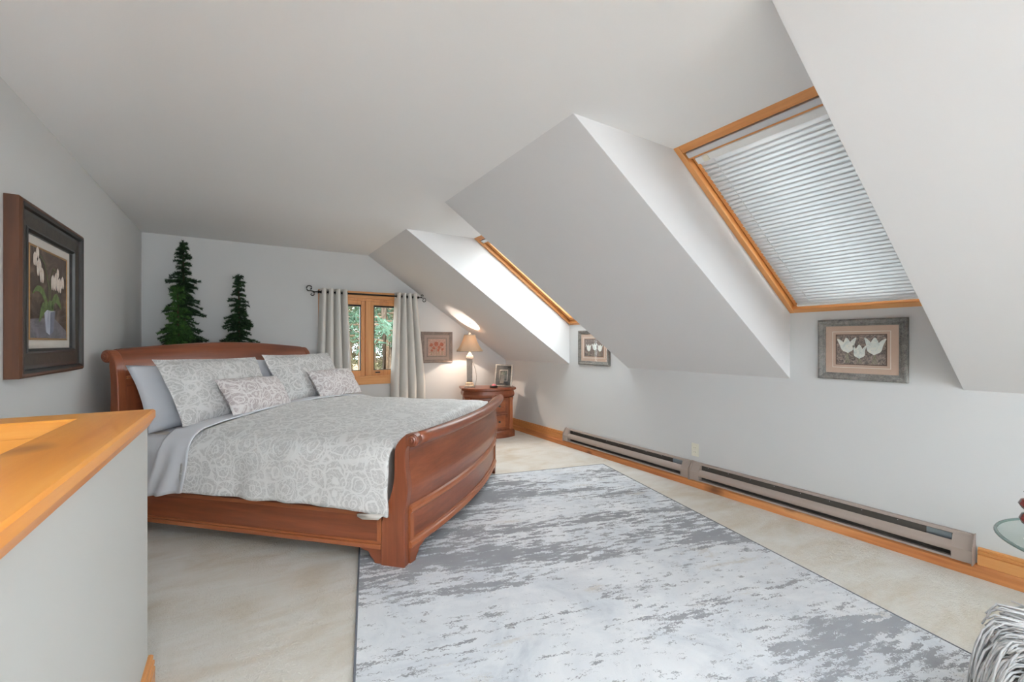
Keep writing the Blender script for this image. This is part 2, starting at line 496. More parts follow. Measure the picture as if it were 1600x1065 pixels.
# long board (grain along y) mitred against the short one
cx0, cx1, cy0, cy1 = HX - 0.165, HX + 0.022, HY - 0.14, HY + 0.012
pr = cap_profile(cx0, cx1)
mb = MB()
mb.loft([[(p, YR, q) for p, q in pr], [(p, cy0 + (p - cx0) / (cx1 - cx0) * (cy1 - cy0), q) for p, q in pr]])
mb.build('cap_board', M['capy'], t1)
pr2 = cap_profile(cy0, cy1)
mb = MB()
mb.loft([[(XL, p, q) for p, q in pr2], [(cx0 + (p - cy0) / (cy1 - cy0) * (cx1 - cx0), p, q) for p, q in pr2]])
mb.build('cap_board', M['capx'], t1)
MB().bbox((XL, HY - 0.138, 0.83), (HX - 0.14, HY - 0.12, 1.0), 0.003).bbox((HX - 0.16, YR, 0.83), (HX - 0.14, HY - 0.12, 1.0), 0.003).build('inner_fascia', M['capx'], t1)
MB().bbox((XL, HY - 0.20, 0.80), (HX - 0.14, HY - 0.12, 0.83), 0.004).bbox((HX - 0.22, YR, 0.80), (HX - 0.14, HY - 0.12, 0.83), 0.004).build('inner_ledge', M['capx'], t1)

# ------------------------------------------------------------------ skirting boards
def base_prof(h, th, d):
    return [(0, 0), (th, 0), (th, h * 0.60), (th * 0.62, h * 0.64), (th * 0.62, h * 0.67), (th * 0.95, h * 0.70), (th * 0.95, h * 0.80), (th * 0.55, h * 0.84), (th * 0.55, h * 0.87), (th * 0.75, h * 0.89), (th * 0.75, h * 0.96), (th * 0.4, h), (0, h)]
mb = MB()
for a, b in ((YR, 0.692), (4.335, YB)):
    mb.prism([(XK - p, 0.062 + q) for p, q in base_prof(0.098, 0.022, 0)], lambda p, q, t: (p, t, q), a, b)
struct('baseboard_right', mb, M['pineY'], 'moulded orange pine baseboard on the knee wall')
# rough strip under it, slightly uneven
rings = []
for k in range(90):
    y = YR + (YB - YR) * k / 89
    w = 0.004 * nz(y * 3, 1.7); hh = 0.005 * nz(y * 2.1, 9.1)
    rings.append([(XK, y, 0), (XK - 0.045 + w, y, 0), (XK - 0.043 + w, y, 0.05 + hh), (XK - 0.034 + w, y, 0.064 + hh), (XK, y, 0.066)])
struct('trim_2', MB().loft(rings), M['strip'], 'rough knotty pine strip along the floor under the heaters')
mb = MB().prism([(YB - p, q) for p, q in base_prof(0.12, 0.022, 0)], lambda p, q, t: (t, p, q), XL, XK - 0.045)
struct('baseboard_back', mb, M['pineX'], 'pine baseboard on the gable wall')
mb = MB().prism([(XL + p, q) for p, q in base_prof(0.12, 0.022, 0)], lambda p, q, t: (p, t, q), HY, YB - 0.02)
struct('baseboard_left', mb, M['pineY'], 'pine baseboard on the left wall')
mb = MB().prism([(HX + p, q) for p, q in base_prof(0.12, 0.020, 0)], lambda p, q, t: (p, t, q), YR, HY + 0.02)
mb.prism([(HY + p, q) for p, q in base_prof(0.12, 0.020, 0)], lambda p, q, t: (t, p, q), XL + 0.03, HX)
struct('baseboard_stair', mb, M['pineY'], 'pine baseboard round the stair half wall')

# ------------------------------------------------------------------ back window
w = struct_root('window_1', 'pine casement window with two sashes looking onto the pine wood')
c = 0.09
def casing(name, pts): MB().prism(pts, lambda p, q, t: (p, t, q), YB - 0.022, YB).build(name, M['pineZ'] if name == 'side_casing' else M['pineX'], w)
casing('side_casing', [(x0 - c, z0), (x0, z0), (x0, z1), (x0 - c, z1)])
casing('side_casing', [(x1, z0), (x1 + c, z0), (x1 + c, z1), (x1, z1)])
casing('head_casing', [(x0 - c, z1), (x1 + c, z1), (x1 + c, z1 + c), (x0 - c, z1 + c)])
casing('apron', [(x0 - c, z0 - 0.095), (x1 + c, z0 - 0.095), (x1 + c, z0 - 0.002), (x0 - c, z0 - 0.002)])
MB().bbox((x0 - c, YB - 0.03, z0 - 0.004), (x1 + c, YB + T, z0 + 0.016), 0.005).build('sill', M['pineX'], w)
MB().box((x0, YB, z0 + 0.016), (x0 + 0.03, YB + T, z1)).box((x1 - 0.03, YB, z0 + 0.016), (x1, YB + T, z1)).box((x0 + 0.03, YB, z1 - 0.03), (x1 - 0.03, YB + T, z1)).build('jamb_lining', M['pineZ'], w)
xm = 1.40
MB().bbox((xm - 0.032, YB - 0.004, z0 + 0.016), (xm + 0.032, YB + 0.11, z1 - 0.03), 0.004).build('mullion', M['pineZ'], w)
for a, b in ((x0 + 0.03, xm - 0.032), (xm + 0.032, x1 - 0.03)):
    s = MB()
    f = 0.048; ya, yb = YB + 0.02, YB + 0.07; za, zb = z0 + 0.016, z1 - 0.03
    s.bbox((a, ya, za), (a + f, yb, zb), 0.004).bbox((b - f, ya, za), (b, yb, zb), 0.004)
    s.bbox((a + f, ya, za), (b - f, yb, za + 0.07), 0.004).bbox((a + f, ya, zb - f), (b - f, yb, zb), 0.004)
    so = s.build('sash', M['pineZ'], w)
    k = 0.012
    MB().box((a + f, ya + 0.01, za + 0.07), (a + f + k, yb, zb - f)).box((b - f - k, ya + 0.01, za + 0.07), (b - f, yb, zb - f)).box((a + f + k, ya + 0.01, za + 0.07), (b - f - k, yb, za + 0.07 + k * 0.6)).box((a + f + k, ya + 0.01, zb - f - k * 1.8), (b - f - k, yb, zb - f)).build('screen_frame', M['black'], so)
    MB().box((a + f, YB + 0.045, za + 0.07), (b - f, YB + 0.049, zb - f)).build('pane', M['glass'], so)
MB().bbox((xm + 0.10, YB + 0.0, z0 + 0.05), (xm + 0.16, YB + 0.02, z0 + 0.065), 0.004).build('crank_handle', M['black'], w)

# ------------------------------------------------------------------ skylights
ANG = math.atan2(ZC - ZB, XK - XT); LEN = math.hypot(ZC - ZB, XK - XT)
def skylight(name, ab, label, blind):
    a, b = ab; W = b - a
    r = struct_root(name, label, (XT, a, ZC), (0, ANG, 0))   # local x runs down the slope, y along the room, z outwards
    fw, sw = 0.036, 0.05
    # outer frame
    MB().bbox((-0.02, 0, -0.012), (LEN + 0.02, fw, 0.11), 0.004).build('frame_jamb', M['pineX'], r)
    MB().bbox((-0.02, W - fw, -0.012), (LEN + 0.02, W, 0.11), 0.004).build('frame_jamb', M['pineX'], r)
    MB().bbox((-0.02, fw, -0.012), (fw, W - fw, 0.11), 0.004).build('frame_head', M['pineY'], r)
    MB().bbox((LEN - fw, fw, -0.012), (LEN + 0.02, W - fw, 0.11), 0.004).build('frame_sill', M['pineY'], r)
    g = 0.006
    i0, i1 = fw + g, W - fw - g
    sx0, sx1 = fw + 0.055, LEN - fw - g
    s = MB()
    s.bbox((sx0, i0, 0.022), (sx1, i0 + sw, 0.085), 0.004).bbox((sx0, i1 - sw, 0.022), (sx1, i1, 0.085), 0.004)
    s.bbox((sx0, i0 + sw, 0.022), (sx0 + sw, i1 - sw, 0.085), 0.004).bbox((sx1 - sw, i0 + sw, 0.022), (sx1, i1 - sw, 0.085), 0.004)
    so = s.build('sash', M['pineX'], r)
    MB().box((sx0 + sw, i0 + sw, 0.066), (sx1 - sw, i1 - sw, 0.072)).build('pane', M['glass'], so)
    # dark gap + outer flashing so no light leaks round the sash
    MB().box((0.0, 0.0, 0.111), (sx0 + sw * 0.5, W, 0.116)).box((sx1 - sw * 0.5, 0, 0.111), (LEN + 0.02, W, 0.116)).box((sx0 + sw * .5, 0, 0.111), (sx1 - sw * .5, i0 + sw * 0.5, 0.116)).box((sx0 + sw * .5, i1 - sw * 0.5, 0.111), (sx1 - sw * .5, W, 0.116)).build('flashing', M['dark'], r)
    # vent flap bar along the head
    MB().bbox((fw + 0.012, i0 - 0.004, -0.006), (fw + 0.05, i1, 0.02), 0.006).build('vent_bar', M['alu'], r)
    MB().box((fw + 0.050, i0, -0.002), (fw + 0.060, i1, 0.018)).build('vent_bar_trim', M['pineY'], r)
    for q in (0.06, 0.22, 0.27):
        MB().lathe([(0.0, -0.002), (0.007, -0.002), (0.007, 0.002), (0, 0.002)], (LEN - q - 0.02, fw * 0.45, -0.013), 8).build('screw_cover', M['dark'], r)
    if blind:
        br = thing('venetian_blind', 'closed white venetian blind glowing in the near skylight', 'blind', (0, 0, 0))
        br.matrix_world = r.matrix_basis.copy()
        br.location = (XT, a, ZC); br.rotation_euler = (0, ANG, 0)
        y0, y1 = i0 + 0.035, i1 - 0.035
        MB().bbox((sx0 + 0.005, y0, -0.012), (sx0 + 0.05, y1, 0.02), 0.004).build('headrail', M['white'], br)
        for yy in (y0 + 0.06, y1 - 0.08):
            MB().bbox((sx0 + 0.008, yy, -0.016), (sx0 + 0.047, yy + 0.035, -0.011), 0.002).build('bracket_clip', M['ivory'], br)
        n = 43; p = (sx1 - 0.03 - (sx0 + 0.055)) / n
        hw = p * 0.78
        ring = []
        for k in range(6):
            q = -hw + 2 * hw * k / 5
            ring.append((q, 0.006 * (1 - (q / hw) ** 2)))
        ring2 = [(q, z - 0.0008) for q, z in reversed(ring)]
        me = None
        tl = 0.15
        for k in range(n):
            x = sx0 + 0.055 + p * (k + 0.5)
            if me is None:
                o = MB().prism([(u * math.cos(tl) - z * math.sin(tl), u * math.sin(tl) + z * math.cos(tl)) for u, z in ring + ring2], lambda u, v, t: (u, t, v), y0 + 0.004, y1 - 0.004).build('slat', M['slat'], br, True)
                me = o.data
            else:
                o = bpy.data.objects.new('slat', me); COL.objects.link(o); o.parent = br
            o.location = (x, 0, -0.001)
        MB().bbox((sx1 - 0.032, y0, -0.008), (sx1 - 0.016, y1, 0.006), 0.003).build('bottom_rail', M['white'], br)
        for yy in (y0 + 0.10, y1 - 0.10):
            MB().tube([(sx0 + 0.05, yy, -0.013), (sx1 - 0.03, yy, -0.013)], 0.0012, 5).build('ladder_cord', M['white'], br)
    return r
skylight('window_2', SKY[0], 'near pine skylight with a closed white blind', True)
skylight('window_3', SKY[1], 'far pine skylight seen edge-on above the lamp', False)
skylight('window_added_4', SKY[2], 'pine skylight added just behind the viewer for fill light', False)  # unseen, added to let in more sky light
skylight('window_added_6', SKY[3], 'pine skylight added farther behind the viewer for fill light', False)  # likewise added out of view for its light

# ================================================================== rug
rug = thing('area_rug', 'large distressed grey and white rug lying at an angle by the bed foot', 'rug', (0, 0, 0), 0)
RA = -math.radians(13.5)
# rug local frame: y along its length, x across
rug.location = (3.26, 3.42, 0.0); rug.rotation_euler = (0, 0, RA)
rw, rl, rh = 2.42, 3.45, 0.011
nx, ny = 30, 40
def rugf(a, b):
    x, y = -rw * a, -rl * b
    return (x, y, rh + 0.002 * nz(x * 2, y * 2))
mb = MB()
mb.bbox((-rw, -rl, 0.001), (0, 0, rh), 0.004)
mb.build('pile', M['rug'], rug)
M['rugedge'] = m_plain('rug_binding', lin(96, 98, 104), 0.9)
MB().bbox((-rw - 0.006, -rl - 0.006, 0.0005), (-rw + 0.004, 0.006, rh + 0.001), 0.002).bbox((-0.004, -rl - 0.006, 0.0005), (0.006, 0.006, rh + 0.001), 0.002).bbox((-rw, -0.004, 0.0005), (0, 0.006, rh + 0.001), 0.002).bbox((-rw, -rl - 0.006, 0.0005), (0, -rl + 0.004, rh + 0.001), 0.002).build('bound_edge', M['rugedge'], rug)

# ================================================================== sleigh bed (45 degrees across the corner)
BW_, BOW = 1.98, 0.10
BL = 2.12
bed = thing('sleigh_bed', 'cherry wood king sleigh bed standing at an angle in the corner', 'bed', (0.79, 2.44, 0), PI / 4)
def bow(u): return -BOW * (1 - (2 * u / BW_ - 1) ** 2)
# side profile of the foot post (v, z)
outer = [(0, 0), (0, 0.11), (0, 0.31)] + catmull([(0, 0.32), (-0.012, 0.39), (-0.020, 0.46), (-0.011, 0.535), (-0.003, 0.607), (-0.004, 0.675), (-0.016, 0.705)], 4)
sc_c, sc_r = (-0.045, 0.742), 0.040
roll = [(sc_c[0] + sc_r * math.cos(a), sc_c[1] + sc_r * math.sin(a)) for a in [math.radians(d) for d in range(-55, -181, -18)]]
roll += [(sc_c[0] + sc_r * math.cos(a), sc_c[1] + sc_r * math.sin(a)) for a in [math.radians(d) for d in range(180, 79, -18)]]
inner = catmull([(-0.010, 0.775), (0.025, 0.745), (0.056, 0.700), (0.064, 0.640), (0.064, 0.56), (0.072, 0.48), (0.095, 0.40), (0.127, 0.33), (0.145, 0.24), (0.148, 0.15)], 3) + [(0.148, 0.0)]
foot_prof = outer + roll + inner
PW = 0.055
for u0, u1, s in ((0, PW, -1), (BW_ - PW, BW_, 1)):
    p = MB().prism(foot_prof, lambda v, z, t: (t, v, z), u0, u1).build('foot_post', M['cherryZ'], bed)
    m = p.modifiers.new('bev', 'BEVEL'); m.width = 0.004; m.segments = 2; m.limit_method = 'ANGLE'; m.angle_limit = 0.6
    ue = u0 if s < 0 else u1
    rz_ = MB()
    for r0, r1, d in ((0.036, 0.036, 0.006), (0.026, 0.024, 0.010), (0.013, 0.011, 0.014)):
        rings = [[(ue + s * dd, sc_c[0] + r * math.cos(2 * PI * k / 24), sc_c[1] + r * math.sin(2 * PI * k / 24)) for k in range(24)] for dd, r in ((0, r0), (d * 0.6, r0), (d, r1 - 0.004))]
        rz_.loft(rings)
    rz_.build('scroll_rosette', M['cherryZ'], p)

US = [PW + (BW_ - 2 * PW) * k / 28 for k in range(29)]
def foot_loft(name, poly, mat, parent=bed, smooth=False):
    return MB().loft([[(u, v + bow(u), z) for v, z in poly] for u in US]).build(name, mat, parent, smooth)
# rolled top rail
foot_loft('top_roll', [(sc_c[0] + 0.038 * math.cos(2 * PI * k / 20), sc_c[1] + 0.038 * math.sin(2 * PI * k / 20)) for k in range(20)], M['cherryX'], smooth=True)
# curved upper panel
po = catmull([(0.010, 0.345), (0.0, 0.39), (-0.008, 0.46), (0.0, 0.535), (0.007, 0.607), (0.006, 0.675), (-0.012, 0.715)], 4)
pi_ = [(v + 0.035, z) for v, z in reversed(po)]
foot_loft('upper_panel', po + [(-0.02, 0.775), (0.03, 0.745)] + pi_, M['cherryX'])
foot_loft('cove_bead', [(0.004, 0.690), (-0.002, 0.690), (-0.006, 0.696), (-0.006, 0.702), (0.004, 0.704)], M['cherrylX'])
# framed lower panel
foot_loft('lower_panel', [(0.012, 0.10), (0.012, 0.345), (0.045, 0.345), (0.045, 0.10)], M['cherryX'])
foot_loft('middle_moulding', [(0.014, 0.300), (-0.002, 0.302), (-0.010, 0.312), (-0.010, 0.328), (-0.004, 0.342), (0.010, 0.350), (0.014, 0.348)], M['cherrylX'])
foot_loft('lower_moulding', [(0.014, 0.100), (-0.008, 0.100), (-0.012, 0.112), (-0.006, 0.130), (0.002, 0.136), (0.003, 0.148), (0.014, 0.150)], M['cherrylX'])
for ua, ub in ((PW, PW + 0.035), (BW_ - PW - 0.035, BW_ - PW)):
    MB().loft([[(u, v + bow(u), z) for v, z in ((0.014, 0.14), (0.0, 0.14), (0.0, 0.31), (0.014, 0.31))] for u in (ua, ub)]).build('panel_stile', M['cherrylZ'], bed)
# bracket feet under the footboard
def bracket(u0, dirn):
    pts = [(0, 0.0), (0.045, 0.0), (0.050, 0.018)] + catmull([(0.056, 0.03), (0.075, 0.05), (0.09, 0.075), (0.12, 0.082), (0.15, 0.10)], 3) + [(0, 0.10)]
    return MB().loft([[(u0 + dirn * a, v + bow(u0 + dirn * a), z) for a, z in pts] for v in (0.0, 0.03)])
bracket(PW, 1).build('bracket_foot', M['cherryX'], bed)
bracket(BW_ - PW, -1).build('bracket_foot', M['cherryX'], bed)

# side rails
for u0, u1, s in ((0.012, 0.045, -1), (BW_ - 0.045, BW_ - 0.012, 1)):
    uo = u0 if s < 0 else u1
    r = MB().bbox((u0, 0.148, 0.10), (u1, BL + 0.03, 0.40), 0.004).build('side_rail', M['cherryY'], bed)
    def bar(a, b, z0, z1, d, n): MB().bbox((min(uo, uo + s * d), a, z0), (max(uo, uo + s * d), b, z1), 0.004).build(n, M['cherrylY'], r)
    bar(0.15, BL, 0.10, 0.128, 0.016, 'base_moulding')
    bar(0.15, BL, 0.128, 0.142, 0.008, 'base_bead')
    bar(0.15, BL, 0.288, 0.314, 0.014, 'top_moulding')
    MB().bbox((min(uo, uo + s * 0.010), 0.15, 0.142), (max(uo, uo + s * 0.010), 0.178, 0.288), 0.004).build('end_moulding', M['cherrylZ'], r)
    # bracket feet at both ends of the rail
    for va, dr in ((0.148, 1), (BL + 0.0, -1)):
        pts = [(0, 0.0), (0.045, 0.0), (0.05, 0.018)] + catmull([(0.056, 0.03), (0.075, 0.05), (0.09, 0.075), (0.12, 0.082), (0.16, 0.10)], 3) + [(0, 0.10)]
        MB().loft([[(u, va + dr * a, z) for a, z in pts] for u in (uo, uo - s * 0.03)]).build('bracket_foot', M['cherryY'], r)

# headboard
def arch(u): return 0.055 * math.sin(PI * min(max(u / BW_, 0), 1))
hf = catmull([(0.0, 0.30), (0.004, 0.6), (0.014, 0.85), (0.022, 1.02), (0.034, 1.12), (0.062, 1.20), (0.105, 1.245)], 4)
hc, hr = (0.125, 1.205), 0.045
hroll = [(hc[0] + hr * math.cos(math.radians(d)), hc[1] + hr * math.sin(math.radians(d))) for d in list(range(90, -91, -20)) + [-110, -130]]
hb = catmull([(0.098, 1.14), (0.086, 1.02), (0.088, 0.85), (0.10, 0.6), (0.12, 0.35), (0.13, 0.25)], 3)
head_prof = [(0, 0)] + hf + hroll + hb + [(0.13, 0)]
HV = BL
for u0, u1, s in ((0, 0.06, -1), (BW_ - 0.06, BW_, 1)):
    p = MB().prism(head_prof, lambda v, z, t: (t, HV + v, z), u0, u1).build('head_post', M['cherryZ'], bed)
    m = p.modifiers.new('bev', 'BEVEL'); m.width = 0.006; m.segments = 2; m.limit_method = 'ANGLE'; m.angle_limit = 0.6
    ue = u0 if s < 0 else u1
    rz_ = MB()
    for r0, d in ((0.040, 0.006), (0.028, 0.011), (0.013, 0.015)):
        rz_.loft([[(ue + s * dd, HV + hc[0] + r * math.cos(2 * PI * k / 24), hc[1] + r * math.sin(2 * PI * k / 24)) for k in range(24)] for dd, r in ((0, r0), (d * 0.6, r0), (d, r0 - 0.006))])
    rz_.build('scroll_rosette', M['cherryZ'], p)
UH = [0.06 + (BW_ - 0.12) * k / 32 for k in range(33)]
def head_loft(name, poly, mat, us=UH, smooth=False, aw=1.0):
    return MB().loft([[(u, HV + v, z + arch(u) * aw * min(1, max(0, (z - 0.6) / 0.3))) for v, z in poly] for u in us]).build(name, mat, bed, smooth)
hfp = catmull([(0.028, 0.40), (0.030, 0.6), (0.034, 0.85), (0.040, 0.98), (0.046, 1.05)], 3)
head_loft('headboard_panel', hfp + [(v + 0.03, z) for v, z in reversed(hfp)], M['cherryX'])
top = catmull([(0.030, 1.045), (0.034, 1.085), (0.044, 1.13), (0.068, 1.195), (0.105, 1.243)], 4)
head_loft('rolled_crest', top + hroll + [(0.098, 1.14), (0.085, 1.045)], M['cherryX'])
head_loft('crest_bead', [(0.034, 1.040), (0.020, 1.044), (0.018, 1.052), (0.024, 1.060), (0.036, 1.062)], M['cherrylX'])
head_loft('panel_rail', [(0.045, 0.985), (0.026, 0.985), (0.022, 0.992), (0.028, 1.04), (0.05, 1.04)], M['cherryX'])
um = BW_ / 2
for ua, ub in ((0.06, 0.12), (um - 0.045, um + 0.045), (BW_ - 0.12, BW_ - 0.06)):
    head_loft('panel_stile', [(0.045, 0.45), (0.016, 0.45), (0.018, 0.85), (0.026, 1.0), (0.05, 1.0)], M['cherryZ'], [ua + (ub - ua) * k / 4 for k in range(5)])

# ------------------------------------------------------------------ mattress and bedding (on the bed, same footprint)
def on_bed(name, label, cat, group=None):
    return thing(name, label, cat, (0.79, 2.44, 0), PI / 4, group)
mt = on_bed('mattress', 'thick mattress on the sleigh bed, under the duvet', 'mattress')
MB().bbox((0.05, 0.15, 0.30), (BW_ - 0.05, BL - 0.01, 0.68), 0.05).build('mattress_body', M['mattress'], mt, True)

ZT = 0.715
def cross(s, zl, zr, uo, top):
    """bedding cross-section: s in [0,1] from left hem over the top to right hem -> (u,z, arc)"""
    R = 0.13
    hl, hr_ = (top - R) - zl, (top - R) - zr
    q = PI / 2 * R
    wtop = BW_ + 2 * uo - 2 * R
    tot = hl + q + wtop + q + hr_
    d = s * tot
    if d < hl: return (-uo, zl + d, d)
    if d < hl + q:
        a = (d - hl) / R
        return (-uo + R - R * math.cos(a), top - R + R * math.sin(a), d)
    if d < hl + q + wtop:
        e = d - hl - q
        return (-uo + R + e, top + 0.055 * math.sin(PI * e / wtop) ** 0.8, d)
    if d < hl + 2 * q + wtop:
        a = (d - hl - q - wtop) / R
        return (BW_ + uo - R + R * math.sin(a), top - R + R * math.cos(a), d)
    return (BW_ + uo, top - R - (d - hl - 2 * q - wtop), d)

V0, V1 = 0.085, 1.53
def duvet_f(a, b):
    u, z, d = cross(a, 0.342 + 0.012 * nz(b * 9, 3.1) - 0.035 * max(0, 1 - b * 6), 0.40, 0.032, ZT)
    mid = min(max(u / BW_, 0), 1)
    vs = V0 + bow(min(max(u, 0), BW_)) * (1 if 0 < u < BW_ else 0)
    v = vs + (V1 - vs) * b
    up = 1 if z > 0.6 else 0
    n1 = nz(u * 3.2 + z * 2.5, v * 3.0, 2.2); n2 = nz(u * 8 + z * 7, v * 7.5, 5.0)
    if 0.04 < u < BW_ - 0.04:
        z += 0.012 * n1 + 0.005 * n2
        z -= 0.10 * max(0, 1 - b / 0.045) ** 2 * (0.3 + 0.7 * math.sin(PI * mid))
        z += 0.018 * math.exp(-((b - 0.93) / 0.05) ** 2)
        v += 0.012 * n1
    else:
        s = -1 if u < 0.5 else 1
        low = max(0, (ZT - z) / 0.4)
        u += s * (0.012 * n1 + 0.006 * n2 + 0.030 * low * nz(v * 5.5, 8.8, z) + 0.018 * low)
        v += 0.02 * low * n2
        if b < 0.05: u += 0.0
    return (u, v, z)
dv = on_bed('duvet', 'pale grey duvet with white damask scrolls draped over the sleigh bed', 'duvet')
grid('cover', 130, 80, duvet_f, M['duvet'], dv, lambda a, b: (cross(a, 0.33, 0.40, 0.032, ZT)[2], V0 + (V1 - V0) * b), True, 0.016)
# turned-back corner of the duvet showing its plain lining at the foot
mb = MB()
mb.loft([[(-0.050, 0.10, 0.325), (-0.053, 0.27, 0.315), (-0.051, 0.27, 0.300), (-0.047, 0.24, 0.285), (-0.046, 0.14, 0.290)],
         [(-0.038, 0.10, 0.325), (-0.038, 0.27, 0.315), (-0.038, 0.27, 0.300), (-0.038, 0.24, 0.285), (-0.038, 0.14, 0.290)]])
mb.build('lining_corner', M['mattress'], dv, True)
# cream piping along the hem
def hem(s, vv):
    pass

# sheet: flat over the head end, hanging down on the window side and the stair side
def sheet_f(a, b):
    u, z, d = cross(a, 0.335 + 0.01 * nz(b * 5, 1.1), 0.45, 0.026, ZT - 0.012)
    v = 1.47 + (BL + 0.0 - 1.47) * b
    n1 = nz(u * 2.5 + z * 3, v * 4.0, 7.7); n2 = nz(u * 9 + z * 5, v * 8, 1.0)
    if 0.04 < u < BW_ - 0.04:
        z += 0.008 * n1 + 0.004 * n2
        z -= 0.030 * min(1, max(0, (b - 0.40) / 0.12))
    else:
        s = -1 if u < 0.5 else 1
        low = max(0, (ZT - z) / 0.4)
        f = math.sin(v * 26 + 2.0 * nz(v * 3, z * 2)) * 0.016 * low
        u += s * (f + 0.012 * n1 + 0.014 * low * (1 if b < 0.45 else -0.6))
    return (u, v, z)
sh = on_bed('bed_sheet', 'white sheet turned back over the head end of the duvet', 'sheet')
grid('sheet', 120, 50, sheet_f, M['sheet'], sh, None, True, 0.006)
# turned-down band lying on the duvet's head edge
def band_f(a, b):
    u, z, d = cross(a, 0.345 - 0.05 * b + 0.008 * nz(b * 4, 1.9), 0.5, 0.052, ZT + 0.024)
    v = 1.46 + 0.025 * nz(u * 4, z * 4, 0.4) + 0.205 * b + (0.035 * (ZT - z) / 0.4 if z < ZT - 0.1 else 0)
    n1 = nz(u * 2.5 + z * 3, v * 5.0, 3.3)
    if 0.04 < u < BW_ - 0.04:
        z += 0.006 * n1 + 0.012 * math.sin(PI * b) - 0.02 * b
    else:
        s = -1 if u < 0.5 else 1
        low = max(0, (ZT - z) / 0.4)
        u += s * (0.012 * n1 + 0.016 * low * math.sin(b * 11 + z * 5) + 0.012 * low)
        v += 0.10 * low * b
    return (u, v, z)
grid('turned_band', 120, 16, band_f, M['sheet'], sh, None, True, 0.008)

# ------------------------------------------------------------------ pillows
def pillow(name, label, w, h, t, u, v, z, lean, yaw, mat, flange=0.0, seed=0, group=None, roll=0.0):
    r = thing(name, label, 'pillow', (0, 0, 0), 0, group)
    n = 26
    V = []; UV = []; F = []
    for side in (1, -1):
        base = len(V)
        for j in range(n + 1):
            for i in range(n + 1):
                a, b = -1 + 2 * i / n, -1 + 2 * j / n
                ex = 1 - 0.055 * (1 - b * b) ** 1.0 * abs(a) ** 3 * (1 if not flange else 0.6)
                ey = 1 - 0.075 * (1 - a * a) ** 1.0 * abs(b) ** 3 * (1 if not flange else 0.6)
                k = 1 - flange
                ia, ib = min(1, abs(a) / k) if k > 0 else 1, min(1, abs(b) / k)
                th = t * 0.5 * max(0, (1 - ia ** 2.6)) ** 0.55 * max(0, (1 - ib ** 2.6)) ** 0.55
                th *= 1 + 0.12 * nz(a * 1.5 + seed, b * 1.5, seed)
                rim = (abs(a) > 0.999 or abs(b) > 0.999)
                x = a * w / 2 * ex; y = b * h / 2 * ey
                wv = 0.010 * nz(a * 2.5 + seed * 3, b * 2.5, 4.4)
                th = 0 if rim else max(th, 0.004)
                V.append((x, y, side * th + wv + (0.006 * nz(a * 6, b * 6, seed) if not rim else 0)))
                UV.append((x + seed * 1.3, y + seed * 0.7))
        for j in range(n):
            for i in range(n):
                q = base + j * (n + 1) + i
                f = (q, q + 1, q + n + 2, q + n + 1)
                F.append(f if side > 0 else f[::-1])
    o = obj('pillow_cover', V, F, mat, r, True, UV)
    bm = bmesh.new(); bm.from_mesh(o.data); bmesh.ops.remove_doubles(bm, verts=bm.verts, dist=0.0002); bm.to_mesh(o.data); bm.free()
    # local: x width, y height, z = face normal.  lean back from vertical, then bed frame
    Mx = Matrix.Translation((0.79, 2.44, 0)) @ Matrix.Rotation(PI / 4, 4, 'Z') @ Matrix.Translation((u, v, z)) @ Matrix.Rotation(yaw, 4, 'Z') @ Matrix.Rotation(PI / 2 - lean, 4, 'X') @ Matrix.Rotation(roll, 4, 'Z')
    r.matrix_world = Mx
    loc, rot, scl = Mx.decompose(); r.location = loc; r.rotation_mode = 'QUATERNION'; r.rotation_quaternion = rot
    return r
R_ = math.radians
pillow('bed_pillow', 'white pillow leaning on the headboard behind the left damask sham', 0.92, 0.50, 0.17, 0.47, 1.985, 0.915, R_(24), R_(0), M['pillow'], 0.0, 1)
pillow('bed_pillow', 'white pillow leaning on the headboard behind the right damask sham', 0.92, 0.50, 0.17, 1.47, 1.985, 0.92, R_(24), R_(0), M['pillow'], 0.0, 2)
pillow('pillow_sham', 'large grey damask sham on the left half of the bed', 0.90, 0.52, 0.20, 0.50, 1.785, 0.955, R_(30), R_(2), M['sham'], 0.07, 3, roll=R_(-1))
pillow('pillow_sham', 'large grey damask sham on the right half of the bed', 0.90, 0.52, 0.20, 1.47, 1.785, 0.965, R_(30), R_(-2), M['sham'], 0.07, 4)
pillow('lumbar_cushion', 'small pinkish paisley cushion in front of the left sham', 0.62, 0.31, 0.17, 0.60, 1.575, 0.895, R_(34), R_(2), M['lumbar'], 0.0, 5, roll=R_(-2))
pillow('lumbar_cushion', 'small pinkish paisley cushion in front of the right sham', 0.62, 0.31, 0.17, 1.60, 1.575, 0.90, R_(34), R_(-4), M['lumbar'], 0.0, 6)

# ================================================================== unseen lamp added behind the viewer to bounce light off the ceiling
fl = thing('added_floor_lamp', 'black floor lamp added out of view behind the viewer as ceiling fill light', 'lamp', (0.45, -0.95, 0))
MB().lathe([(0.14, 0.0), (0.14, 0.015), (0.05, 0.03), (0.014, 0.045)], (0, 0, 0), 32).build('base', M['black'], fl, True)
MB().tube([(0, 0, 0.04), (0, 0, 1.60)], 0.012, 12).build('pole', M['black'], fl, True)
MB().lathe([(0.02, 1.58), (0.08, 1.60), (0.15, 1.66), (0.17, 1.70), (0.166, 1.70), (0.145, 1.665), (0.08, 1.61), (0.02, 1.595)], (0, 0, 0), 32).build('bowl', M['white'], fl, True)
ul = bpy.data.lights.new('fill_uplight', 'AREA'); ul.shape = 'DISK'; ul.size = 0.26; ul.energy = 330; ul.spread = math.radians(115); ul.color = (0.76, 0.89, 1.0)
uo = bpy.data.objects.new('fill_uplight', ul); COL.objects.link(uo); uo.location = (0, 0, 1.69); uo.rotation_euler = (PI, 0, 0); uo.parent = fl

